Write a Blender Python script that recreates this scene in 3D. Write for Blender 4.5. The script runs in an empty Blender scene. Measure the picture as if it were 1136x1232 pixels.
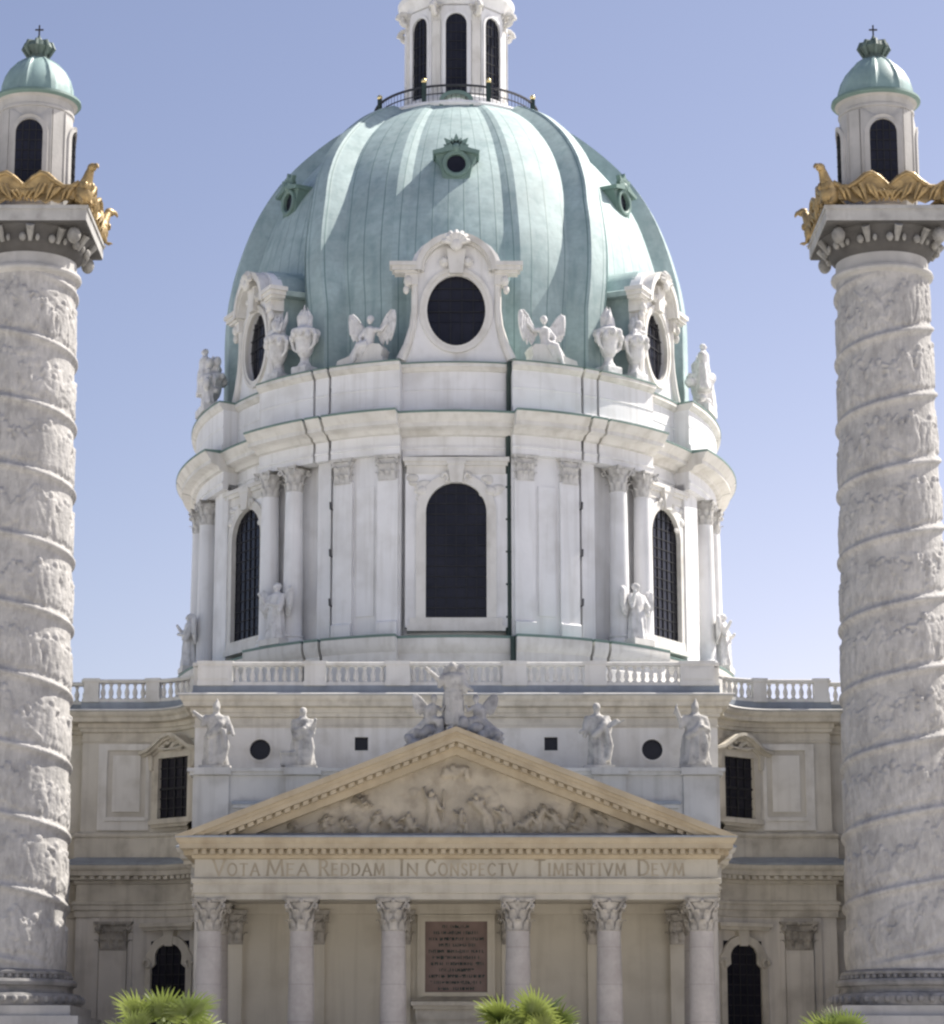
import bpy, bmesh, math, random
import numpy as np
from mathutils import Vector, Matrix, noise
from mathutils.geometry import tessellate_polygon
R = math.radians
PI = math.pi
SC = bpy.context.scene
COL = SC.collection
random.seed(7)

# ------------------------------------------------------------------ camera
cd = bpy.data.cameras.new('camera'); cam = bpy.data.objects.new('camera', cd); COL.objects.link(cam)
cam.location = (0, -120, 1.7); cam.rotation_euler = (R(90 + 12.35), 0, 0)
cd.sensor_fit = 'HORIZONTAL'; cd.sensor_width = 36; cd.lens = 36 * 3200 / 1136
cd.shift_x = 19 / 1136; cd.clip_start = 0.5; cd.clip_end = 6000
SC.camera = cam
# ------------------------------------------------------------------ world, sun, exposure
SUN_E, SUN_A = R(51), R(26)          # elevation; angle behind the facade line, from +x towards +y
sd = Vector((math.cos(SUN_E) * math.cos(SUN_A), math.cos(SUN_E) * math.sin(SUN_A), math.sin(SUN_E)))
W = bpy.data.worlds.new('World'); SC.world = W; W.use_nodes = True
nt = W.node_tree; nt.nodes.clear()
sky = nt.nodes.new('ShaderNodeTexSky'); sky.sky_type = 'NISHITA'; sky.sun_disc = False
sky.sun_elevation = SUN_E; sky.sun_rotation = PI / 2 - SUN_A
sky.air_density = 1.0; sky.dust_density = 1.7; sky.ozone_density = 3.0
hs = nt.nodes.new('ShaderNodeHueSaturation'); hs.inputs['Saturation'].default_value = 0.85; hs.inputs['Hue'].default_value = 0.515
bg = nt.nodes.new('ShaderNodeBackground'); bg.inputs['Strength'].default_value = 0.069
wo = nt.nodes.new('ShaderNodeOutputWorld')
nt.links.new(sky.outputs[0], hs.inputs['Color']); nt.links.new(hs.outputs[0], bg.inputs[0]); 
# summer haze low in the sky, stronger towards the sun
def wmath(op, a, b=None, clamp=False):
    n_ = nt.nodes.new('ShaderNodeMath'); n_.operation = op; n_.use_clamp = clamp
    for i_, v_ in enumerate((a, b)):
        if v_ is None: continue
        if isinstance(v_, (int, float)): n_.inputs[i_].default_value = v_
        else: nt.links.new(v_, n_.inputs[i_])
    return n_.outputs[0]
tc = nt.nodes.new('ShaderNodeTexCoord'); sx_ = nt.nodes.new('ShaderNodeSeparateXYZ'); nt.links.new(tc.outputs['Generated'], sx_.inputs[0])
low = wmath('MINIMUM', wmath('POWER', math.e, wmath('MULTIPLY', wmath('SUBTRACT', sx_.outputs['Z'], .19), -9.5)), 1.6)
azf = wmath('MINIMUM', wmath('MAXIMUM', wmath('ADD', wmath('MULTIPLY', sx_.outputs['X'], 2.0), .75), .2), 1.5)
hz = nt.nodes.new('ShaderNodeBackground'); hz.inputs[0].default_value = (1, .76, .80, 1); nt.links.new(wmath('MULTIPLY', wmath('MULTIPLY', low, azf), .103), hz.inputs[1])
ads = nt.nodes.new('ShaderNodeAddShader'); nt.links.new(bg.outputs[0], ads.inputs[0]); nt.links.new(hz.outputs[0], ads.inputs[1]); nt.links.new(ads.outputs[0], wo.inputs[0])
sl = bpy.data.lights.new('sun', 'SUN'); sl.energy = 4.4; sl.angle = R(0.53); sl.color = (1, 0.95, 0.87)
so = bpy.data.objects.new('sun', sl); COL.objects.link(so); so.location = (60, 40, 90)
so.rotation_euler = sd.to_track_quat('Z', 'Y').to_euler()
SC.view_settings.view_transform = 'Standard'; SC.view_settings.look = 'None'; SC.view_settings.gamma = 1
SC.view_settings.exposure = 0.98
SC.render.engine = 'CYCLES'
SC.cycles.filter_width = 2.4
SC.cycles.max_bounces = 6

# ------------------------------------------------------------------ materials
def mat(name, base, rough=0.8, var=0.15, scale=0.6, dirt=None, dirt_amt=0.5, streak=0.0, bump=0.0, bscale=8.0, metal=0.0, joints=None, fine=0.0, mott=0.0, jd=.55):
    m = bpy.data.materials.new(name); m.use_nodes = True
    n = m.node_tree; N = n.nodes; L = n.links; N.clear()
    out = N.new('ShaderNodeOutputMaterial'); b = N.new('ShaderNodeBsdfPrincipled'); L.new(b.outputs[0], out.inputs[0])
    b.inputs['Roughness'].default_value = rough; b.inputs['Metallic'].default_value = metal
    geo = N.new('ShaderNodeNewGeometry')
    def noise_node(sc, stretch=None, detail=5):
        t = N.new('ShaderNodeTexNoise'); t.inputs['Scale'].default_value = sc; t.inputs['Detail'].default_value = detail
        if stretch:
            mp = N.new('ShaderNodeMapping'); mp.inputs['Scale'].default_value = stretch
            L.new(geo.outputs['Position'], mp.inputs['Vector']); L.new(mp.outputs[0], t.inputs['Vector'])
        else:
            L.new(geo.outputs['Position'], t.inputs['Vector'])
        return t.outputs['Fac']
    def ramp(v, a, c, lo=0.0, hi=1.0):
        r = N.new('ShaderNodeMapRange'); r.inputs['From Min'].default_value = a; r.inputs['From Max'].default_value = c
        r.inputs['To Min'].default_value = lo; r.inputs['To Max'].default_value = hi; r.clamp = True
        L.new(v, r.inputs['Value']); return r.outputs[0]
    def mix(fac, A, B):
        x = N.new('ShaderNodeMix'); x.data_type = 'RGBA'
        if isinstance(fac, float): x.inputs['Factor'].default_value = fac
        else: L.new(fac, x.inputs['Factor'])
        for s, v in ((6, A), (7, B)):
            if isinstance(v, tuple): x.inputs[s].default_value = (*v[:3], 1)
            else: L.new(v, x.inputs[s])
        return x.outputs[2]
    lo = tuple(c * (1 - var) for c in base); hi = tuple(min(c * (1 + var), .9) for c in base)
    col = mix(ramp(noise_node(scale), .3, .7), lo, hi)
    if fine:
        col = mix(ramp(noise_node(scale * 7), .35, .75, 0, fine), col, tuple(c * .55 for c in base))
    if dirt:
        col = mix(ramp(noise_node(scale * 1.9, None, 8), .5, .78, 0, dirt_amt), col, dirt)
    if streak:
        col = mix(ramp(noise_node(1.0, (2.6, 2.6, .16), 6), .5, .8, 0, streak), col, dirt or tuple(c * .5 for c in base))
    if mott:
        col = mix(ramp(noise_node(1.0, (3.2, 3.2, 1.25), 9), .5, .6, 0, mott), col, tuple(c * .5 for c in base))
        col = mix(ramp(noise_node(1.7, (3.2, 3.2, 1.0), 9), .54, .66, 0, mott * .8), col, tuple(min(c * 1.35, .8) for c in base))
    if joints:
        # masonry courses: thin darker joint lines at a fixed height step, part of the stone's surface
        sp = N.new('ShaderNodeSeparateXYZ'); L.new(geo.outputs['Position'], sp.inputs[0])
        mo = N.new('ShaderNodeMath'); mo.operation = 'PINGPONG'; mo.inputs[1].default_value = joints / 2
        L.new(sp.outputs[2], mo.inputs[0])
        col = mix(ramp(mo.outputs[0], .0, .03, jd, 0), col, tuple(c * .55 for c in base))
    L.new(col, b.inputs['Base Color'])
    if bump:
        bn = N.new('ShaderNodeBump'); bn.inputs['Strength'].default_value = bump; bn.inputs['Distance'].default_value = .05
        L.new(noise_node(bscale, None, 6), bn.inputs['Height']); L.new(bn.outputs[0], b.inputs['Normal'])
    m['bsdf'] = 1
    return m

M = {}
M['white'] = mat('white_plaster', (.765, .76, .76), .85, .08, .35, (.42, .40, .36), .4, .42, .12, 6)
M['white_trim'] = mat('white_stone_trim', (.69, .67, .63), .85, .08, .5, (.33, .30, .24), .45, .35, .15, 7)
M['cap_stone'] = mat('weathered_capital', (.58, .565, .54), .9, .15, 1.8, (.24, .23, .21), .6, .2, .5, 9)
M['stone'] = mat('grey_beige_plaster', (.64, .60, .535), .88, .09, .3, (.20, .18, .15), .5, .45, .15, 6)
M['stone_trim'] = mat('beige_stone_trim', (.57, .53, .45), .88, .12, .6, (.20, .17, .13), .55, .4, .2, 7)
M['sand'] = mat('yellow_sandstone', (.40, .335, .235), .88, .12, .5, (.24, .18, .11), .5, .3, .2, 7)
M['tan_wall'] = mat('tan_plaster', (.56, .515, .425), .88, .07, .3, (.26, .22, .16), .4, .3, .1, 6)
M['pillar'] = mat('pinkish_grey_stone', (.43, .395, .362), .85, .12, .8, (.3, .26, .24), .45, .35, .2, 8, joints=1.55, fine=.25)
M['lime'] = mat('grey_limestone', (.45, .432, .41), .88, .12, .45, (.20, .195, .195), .6, .3, .9, 5, fine=.3, mott=.32)
M['lime_dark'] = mat('sooty_shade_limestone', (.085, .08, .075), .9, .3, .8, (.07, .065, .06), .6, .2, .5, 6)  # soot tone, darkened further so the colour holds the shade under the abacus
M['lime_trim'] = mat('pale_limestone', (.43, .415, .395), .88, .12, .6, (.25, .24, .22), .5, .35, .3, 6)
M['relief'] = mat('tympanum_stone', (.40, .35, .27), .9, .18, 1.0, (.2, .165, .12), .6, .2, .4, 8)
M['statue_white'] = mat('white_statue_stone', (.68, .67, .66), .85, .1, 1.6, (.28, .27, .25), .6, .3, .6, 7)
M['statue_grey'] = mat('grey_statue_stone', (.45, .435, .41), .9, .2, 1.4, (.15, .15, .15), .8, .5, .6, 7)
M['statue_dark'] = mat('dark_statue_stone', (.33, .325, .325), .9, .3, 1.6, (.12, .12, .13), .6, .3, .3, 8)
M['copper'] = mat('green_copper', (.37, .465, .455), .68, .14, .55, (.18, .27, .27), .6, .55, .12, 2.5, fine=.3, joints=1.35, jd=.22)
M['copper_trim'] = mat('dull_copper', (.145, .22, .195), .6, .15, .8, (.1, .15, .13), .5, .3, .1, 5)
M['copper_dark'] = mat('dark_copper', (.022, .042, .036), .55, .2, 1.5, None, 0, 0, .1, 5)
M['lead'] = mat('blue_grey_lead', (.27, .295, .325), .6, .18, .8, (.14, .16, .18), .5, .35, .15, 5)
M['iron'] = mat('black_iron', (.03, .03, .035), .5, .2, 3)
M['gold'] = mat('gilded_metal', (.34, .24, .11), .45, .35, 2.2, (.17, .12, .06), .7, .1, .5, 9, metal=.45)
M['ball'] = mat('bright_gilding', (.9, .7, .35), .3, .1, 2, metal=.9)
M['text'] = mat('engraved_letters', (.29, .25, .185), .85, .3, 1.2)
M['cream'] = mat('cream_plaster', (.58, .55, .49), .88, .07, .35, (.27, .24, .19), .45, .35, .12, 6)
M['seam'] = mat('dark_copper_seam', (.15, .225, .215), .6, .15, .5)
M['bar'] = mat('dark_window_bar', (.012, .012, .015), .7, .2, 3)
M['grey_trim'] = mat('grey_stone_trim', (.50, .49, .465), .88, .1, .5, (.26, .245, .22), .55, .5, .15, 6)
M['sand_pale'] = mat('pale_sandstone', (.43, .395, .325), .88, .1, .5, (.22, .19, .14), .5, .35, .2, 7)
M['copper_mid'] = mat('darker_green_copper', (.24, .335, .32), .5, .15, .7, (.12, .19, .18), .6, .4, .1, 4)
M['crown'] = mat('blackened_copper', (.085, .12, .105), .6, .3, 2, (.05, .07, .06), .6, .2, .2, 6)
M['cap_dark'] = mat('browned_capital', (.39, .36, .315), .9, .25, 1.8, (.10, .09, .075), .8, .2, .5, 9)
M['ground'] = mat('pale_paving', (.54, .52, .485), .9, .12, .25, (.22, .2, .18), .4, 0, .2, 4)
M['planter'] = mat('terracotta', (.35, .17, .10), .85, .15, 2)
M['bark'] = mat('palm_bark', (.13, .10, .07), .95, .35, 6, None, 0, 0, .9, 18)

def glass_mat():
    m = bpy.data.materials.new('dark_glass'); m.use_nodes = True
    n = m.node_tree; b = n.nodes['Principled BSDF']
    geo = n.nodes.new('ShaderNodeNewGeometry'); t = n.nodes.new('ShaderNodeTexNoise'); t.inputs['Scale'].default_value = .9
    n.links.new(geo.outputs['Position'], t.inputs['Vector'])
    mx = n.nodes.new('ShaderNodeMix'); mx.data_type = 'RGBA'
    mx.inputs[6].default_value = (.006, .006, .010, 1); mx.inputs[7].default_value = (.026, .026, .038, 1)
    n.links.new(t.outputs['Fac'], mx.inputs['Factor']); n.links.new(mx.outputs[2], b.inputs['Base Color'])
    b.inputs['Roughness'].default_value = .16; b.inputs['Specular IOR Level'].default_value = .25
    bp = n.nodes.new('ShaderNodeBump'); bp.inputs['Strength'].default_value = .35
    t2 = n.nodes.new('ShaderNodeTexNoise'); t2.inputs['Scale'].default_value = 2.2
    n.links.new(geo.outputs['Position'], t2.inputs['Vector'])
    n.links.new(t2.outputs['Fac'], bp.inputs['Height']); n.links.new(bp.outputs[0], b.inputs['Normal'])
    return m
M['glass'] = glass_mat()

def plaque_mat():
    m = bpy.data.materials.new('red_marble'); m.use_nodes = True
    n = m.node_tree; N = n.nodes; L = n.links; b = N['Principled BSDF']; b.inputs['Roughness'].default_value = .55
    geo = N.new('ShaderNodeNewGeometry')
    a = N.new('ShaderNodeTexNoise'); a.inputs['Scale'].default_value = 2.4; a.inputs['Detail'].default_value = 7
    L.new(geo.outputs['Position'], a.inputs['Vector'])
    mx = N.new('ShaderNodeMix'); mx.data_type = 'RGBA'; mx.inputs[6].default_value = (.13, .085, .07, 1); mx.inputs[7].default_value = (.26, .18, .155, 1)
    L.new(a.outputs['Fac'], mx.inputs['Factor']); L.new(mx.outputs[2], b.inputs['Base Color'])
    return m
M['plaque'] = plaque_mat()

def leaf_mat():
    m = bpy.data.materials.new('palm_leaf'); m.use_nodes = True
    n = m.node_tree; N = n.nodes; L = n.links; b = N['Principled BSDF']; out = N['Material Output']
    oi = N.new('ShaderNodeObjectInfo'); geo = N.new('ShaderNodeNewGeometry')
    t = N.new('ShaderNodeTexNoise'); t.inputs['Scale'].default_value = 3.5; L.new(geo.outputs['Position'], t.inputs['Vector'])
    ad = N.new('ShaderNodeMath'); ad.operation = 'MULTIPLY_ADD'; ad.inputs[1].default_value = .5; L.new(oi.outputs['Random'], ad.inputs[0]); 
    ml = N.new('ShaderNodeMath'); ml.operation = 'MULTIPLY'; ml.inputs[1].default_value = .6; L.new(t.outputs['Fac'], ml.inputs[0]); L.new(ml.outputs[0], ad.inputs[2])
    mx = N.new('ShaderNodeMix'); mx.data_type = 'RGBA'; mx.inputs[6].default_value = (.075, .115, .025, 1); mx.inputs[7].default_value = (.26, .30, .07, 1)
    L.new(ad.outputs[0], mx.inputs['Factor']); L.new(mx.outputs[2], b.inputs['Base Color']); b.inputs['Roughness'].default_value = .42
    tr = N.new('ShaderNodeBsdfTranslucent'); L.new(mx.outputs[2], tr.inputs[0])
    ms = N.new('ShaderNodeMixShader'); ms.inputs[0].default_value = .35
    L.new(b.outputs[0], ms.inputs[1]); L.new(tr.outputs[0], ms.inputs[2]); L.new(ms.outputs[0], out.inputs[0])
    return m
M['leaf'] = leaf_mat()

# ------------------------------------------------------------------ mesh helpers
class MB:
    def __init__(s): s.v = []; s.f = []
    def add(s, vs, fs, mx=None):
        o = len(s.v)
        s.v += [tuple(mx @ Vector(p)) for p in vs] if mx is not None else [tuple(p) for p in vs]
        s.f += [tuple(i + o for i in f) for f in fs]
        return s
    def box(s, x0, x1, y0, y1, z0, z1, mx=None):
        vs = [(x0, y0, z0), (x1, y0, z0), (x1, y1, z0), (x0, y1, z0), (x0, y0, z1), (x1, y0, z1), (x1, y1, z1), (x0, y1, z1)]
        return s.add(vs, [(0, 3, 2, 1), (4, 5, 6, 7), (0, 1, 5, 4), (1, 2, 6, 5), (2, 3, 7, 6), (3, 0, 4, 7)], mx)
    def lathe(s, prof, n=24, mx=None, cap=True, sx=1, sy=1):
        vs = []; fs = []
        for r, z in prof:
            for i in range(n):
                a = 2 * PI * i / n; vs.append((r * math.cos(a) * sx, r * math.sin(a) * sy, z))
        for j in range(len(prof) - 1):
            for i in range(n):
                k = (i + 1) % n; fs.append((j * n + i, j * n + k, (j + 1) * n + k, (j + 1) * n + i))
        if cap:
            fs.append(tuple(range(n))[::-1]); fs.append(tuple((len(prof) - 1) * n + i for i in range(n)))
        return s.add(vs, fs, mx)
    def tube(s, pts, rs, n=8, cap=True):
        pts = [Vector(p) for p in pts]
        if not isinstance(rs, (list, tuple)): rs = [rs] * len(pts)
        vs = []; fs = []; up = None
        for i, p in enumerate(pts):
            d = (pts[min(i + 1, len(pts) - 1)] - pts[max(i - 1, 0)])
            d = d.normalized() if d.length > 1e-9 else Vector((0, 0, 1))
            if up is None:
                ref = Vector((0, 0, 1)) if abs(d.z) < .9 else Vector((0, 1, 0)); up = (ref - d * ref.dot(d)).normalized()
            else: up = (up - d * up.dot(d)).normalized()
            q = d.cross(up)
            for k in range(n):
                a = 2 * PI * k / n; vs.append(p + (up * math.cos(a) + q * math.sin(a)) * rs[i])
        for j in range(len(pts) - 1):
            for k in range(n):
                l = (k + 1) % n; fs.append((j * n + k, j * n + l, (j + 1) * n + l, (j + 1) * n + k))
        if cap:
            fs.append(tuple(range(n))[::-1]); fs.append(tuple((len(pts) - 1) * n + k for k in range(n)))
        return s.add(vs, fs)
    def ell(s, c, r, n=12, m=8, mx=None):
        if not isinstance(r, (list, tuple)): r = (r, r, r)
        vs = [(c[0], c[1], c[2] - r[2])]; fs = []
        for j in range(1, m):
            b = -PI / 2 + PI * j / m
            for i in range(n):
                a = 2 * PI * i / n
                vs.append((c[0] + r[0] * math.cos(b) * math.cos(a), c[1] + r[1] * math.cos(b) * math.sin(a), c[2] + r[2] * math.sin(b)))
        vs.append((c[0], c[1], c[2] + r[2])); t = len(vs) - 1
        for i in range(n):
            k = (i + 1) % n; fs.append((0, 1 + k, 1 + i)); fs.append((t, 1 + (m - 2) * n + i, 1 + (m - 2) * n + k))
        for j in range(m - 2):
            for i in range(n):
                k = (i + 1) % n; fs.append((1 + j * n + i, 1 + j * n + k, 1 + (j + 1) * n + k, 1 + (j + 1) * n + i))
        return s.add(vs, fs, mx)
    def plate(s, outer, holes, y0, y1, mx=None):
        """polygon in local xz (front at y0, back at y1) with holes, as a solid"""
        loops = [outer] + list(holes)
        tri = tessellate_polygon([[Vector((p[0], p[1], 0)) for p in l] for l in loops])
        flat = [p for l in loops for p in l]; n = len(flat)
        vs = [(p[0], y0, p[1]) for p in flat] + [(p[0], y1, p[1]) for p in flat]
        fs = []
        for t in tri:
            a, b, c = t
            A, B, C = flat[a], flat[b], flat[c]
            if (B[0] - A[0]) * (C[1] - A[1]) - (B[1] - A[1]) * (C[0] - A[0]) < 0: a, b, c = c, b, a
            fs.append((a, b, c)); fs.append((c + n, b + n, a + n))
        o = 0
        for l in loops:
            m = len(l)
            area = sum(l[i][0] * l[(i + 1) % m][1] - l[(i + 1) % m][0] * l[i][1] for i in range(m))
            outerl = l is outer
            for i in range(m):
                a, b = o + i, o + (i + 1) % m
                ccw = area > 0
                if ccw == outerl: fs.append((b, a, a + n, b + n))
                else: fs.append((a, b, b + n, a + n))
            o += m
        return s.add(vs, fs, mx)
    def sweep(s, path, prof, closed_prof=False, cap=True):
        """profile (out, z) swept along a plan path; out = to the right-hand side of travel"""
        P = [Vector(p) for p in path]; n = len(P); m = len(prof); vs = []; fs = []
        for i, p in enumerate(P):
            if i == 0: d0 = d1 = (P[1] - P[0]).normalized()
            elif i == n - 1: d0 = d1 = (P[-1] - P[-2]).normalized()
            else: d0 = (P[i] - P[i - 1]).normalized(); d1 = (P[i + 1] - P[i]).normalized()
            n0 = Vector((d0.y, -d0.x)); n1 = Vector((d1.y, -d1.x)); b = (n0 + n1)
            b = b / max(b.dot(n0), .3)
            for o, z in prof: vs.append((p.x + b.x * o, p.y + b.y * o, z))
        for i in range(n - 1):
            for k in range(m if closed_prof else m - 1):
                l = (k + 1) % m; fs.append((i * m + k, (i + 1) * m + k, (i + 1) * m + l, i * m + l))
        if cap and closed_prof:
            fs.append(tuple(range(m))); fs.append(tuple((n - 1) * m + k for k in range(m))[::-1])
        return s.add(vs, fs)
    def mesh(s, name, smooth=True, ang=38):
        me = bpy.data.meshes.new(name); me.from_pydata(s.v, [], s.f); me.validate()
        if smooth:
            me.polygons.foreach_set('use_smooth', [True] * len(me.polygons)); me.set_sharp_from_angle(angle=R(ang))
        me.update(); return me

def part(name, mb, m, parent=None, loc=(0, 0, 0), rz=0, smooth=True, remesh=0, ang=38):
    me = mb if isinstance(mb, bpy.types.Mesh) else mb.mesh(name, smooth, ang)
    if not me.materials: me.materials.append(M[m])
    o = bpy.data.objects.new(name, me); COL.objects.link(o); o.location = loc; o.rotation_euler = (0, 0, rz)
    if parent: o.parent = parent
    if remesh:
        r = o.modifiers.new('remesh', 'REMESH'); r.mode = 'VOXEL'; r.voxel_size = remesh; r.use_smooth_shade = True
        k = o.modifiers.new('smooth', 'SMOOTH'); k.factor = .5; k.iterations = 1
    return o
def tag(o, label=None, cat=None, group=None, kind=None):
    if label: o['label'] = label
    if cat: o['category'] = cat
    if group: o['group'] = group
    if kind: o['kind'] = kind
    return o
def thing(name, label, cat, loc=(0, 0, 0), rz=0, group=None):
    o = bpy.data.objects.new(name, None); COL.objects.link(o); o.location = loc; o.rotation_euler = (0, 0, rz)
    o.empty_display_size = .3
    return tag(o, label, cat, group)
def arch(hw, z0, zs, n=14, rise=None):
    """arched opening outline, ccw: half width, sill, springing"""
    rise = rise or hw
    return [(-hw, z0), (hw, z0)] + [(hw * math.cos(PI * i / n), zs + rise * math.sin(PI * i / n)) for i in range(n + 1)]
def oval(cx, cz, a, b, n=28): return [(cx + a * math.cos(2 * PI * i / n), cz + b * math.sin(2 * PI * i / n)) for i in range(n)]
def rect(x0, x1, z0, z1): return [(x0, z0), (x1, z0), (x1, z1), (x0, z1)]

# ================================================================== ground
g = MB(); S = 3000
g.add([(-S, -S, 0), (S, -S, 0), (S, S, 0), (-S, S, 0)], [(0, 1, 2, 3)])
tag(part('plaza_ground', g, 'ground', smooth=False), kind='structure')

# ================================================================== church
church = thing('church', 'white domed church with green copper dome and columned temple front', 'church')
CYD, EA, EB_ = 31.6, 1.02, 1.26        # dome axis; the drum is an oval, longer front to back
def dpos(deg, r, z, b=EB_): t = R(deg); return (EA * r * math.sin(t), CYD - b * r * math.cos(t), z)
def nang(th, b=EB_): return math.atan2(math.sin(th) / EA, math.cos(th) / b)      # facing of the oval at angle th
def dfr(th, r=0, z=0, b=EB_):
    """frame on the oval facing out at angle th: local -y is outward, x to the viewer's right"""
    return Matrix.Translation(dpos(math.degrees(th), r, z, b)) @ Matrix.Rotation(nang(th, b), 4, 'Z')
def rfr(th, r=0): return Matrix.Translation((0, CYD, 0)) @ Matrix.Rotation(th, 4, 'Z') @ Matrix.Translation((0, -r, 0))

# bays of the drum: (from, to, offset), front half; mirrored left/right and front/back
BAYS = [(0, 11.1, 0), (11.1, 25.6, .6), (25.6, 26.2, .25), (26.2, 29.2, .6), (29.2, 29.8, .25), (29.8, 44.2, .6), (44.2, 57.5, -.3),
        (57.5, 64.3, .6), (64.3, 81, .601), (81, 81.6, .25), (81.6, 90, .6)]
def full(b):
    q = b + [(180 - e, 180 - a, o) for a, e, o in reversed(b)]
    q = q[:len(b) - 1] + [(b[-1][0], 180 - b[-1][0], b[-1][2])] + q[len(b) + 1:]
    return [(-e, -a, o) for a, e, o in reversed(q)] + q
def ring(mb, prof, bays, step=2.2):
    th = []
    for a, e, o in bays:
        n = max(1, round((e - a) / step)); th += [(a + (e - a) * i / n, o) for i in range(n + 1)]
    m = len(prof); vs = []; fs = []
    for t, o in th:
        for r, z in prof: vs.append(dpos(t, r + o, z))
    for i in range(len(th)):
        j = (i + 1) % len(th)
        for k in range(m - 1): fs.append((i * m + k, j * m + k, j * m + k + 1, i * m + k + 1))
    return mb.add(vs, fs)
def sector(mb, t0, t1, prof, n=4, cap=True):
    m = len(prof); vs = []; fs = []
    for i in range(n + 1):
        t = t0 + (t1 - t0) * i / n
        for r, z in prof: vs.append(dpos(t, r, z))
    for i in range(n):
        for k in range(m - 1): fs.append((i * m + k, (i + 1) * m + k, (i + 1) * m + k + 1, i * m + k + 1))
    if cap: fs.append(tuple(range(m))[::-1]); fs.append(tuple(n * m + k for k in range(m)))
    return mb.add(vs, fs)
FB = full(BAYS)
# wall bays: recessed behind the free columns
WB = full([(a, e, (-.0 if a in (29.8, 64.3) else o)) for a, e, o in BAYS])
RW = 13.9
mb = MB(); ring(mb, [(RW, 24.2), (RW, 34.3)], WB)
drum = part('drum_wall', mb, 'white', church)
mb = MB(); ring(mb, [(15.0, 17.5), (15.0, 22.9), (14.9, 23.05), (14.9, 23.5), (15.0, 23.6), (15.12, 23.9), (15.12, 24.24)], FB)
part('drum_plinth', mb, 'white_trim', church)
mb = MB(); ring(mb, [(15.13, 24.24), (15.15, 24.31), (15.15, 24.37), (13.5, 24.44)], FB)
part('plinth_flashing', mb, 'copper_trim', church)
mb = MB(); ring(mb, [(13.6, 33.95), (14.22, 33.97), (14.22, 34.3), (14.28, 34.32), (14.28, 34.42), (14.2, 34.45), (14.2, 34.98)], FB)
part('drum_frieze', mb, 'white', church)
mb = MB(); ring(mb, [(14.15, 34.97), (14.4, 35.02), (14.5, 35.2), (14.62, 35.25), (14.98, 35.32), (14.98, 35.55), (15.06, 35.6), (15.2, 35.85), (15.3, 35.95)], FB)
part('drum_cornice', mb, 'white_trim', church)
mb = MB(); ring(mb, [(15.3, 35.95), (15.33, 35.97), (15.33, 36.06), (14.2, 36.16)], FB)
part('cornice_flashing', mb, 'copper_trim', church)
mb = MB(); ring(mb, [(14.35, 36.1), (14.35, 36.45), (14.25, 36.5), (14.25, 37.45), (14.28, 37.48), (14.28, 37.53), (14.25, 37.56), (14.25, 38.45)], FB)
part('attic_wall', mb, 'white', church)
mb = MB(); ring(mb, [(14.25, 38.45), (14.34, 38.48), (14.42, 38.62), (14.5, 38.66), (14.5, 38.84)], FB)
part('attic_coping', mb, 'white_trim', church)
mb = MB(); ring(mb, [(14.5, 38.84), (14.53, 38.85), (14.53, 38.92), (11.5, 39.05)], FB)
part('attic_flashing', mb, 'copper_trim', church)

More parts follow.
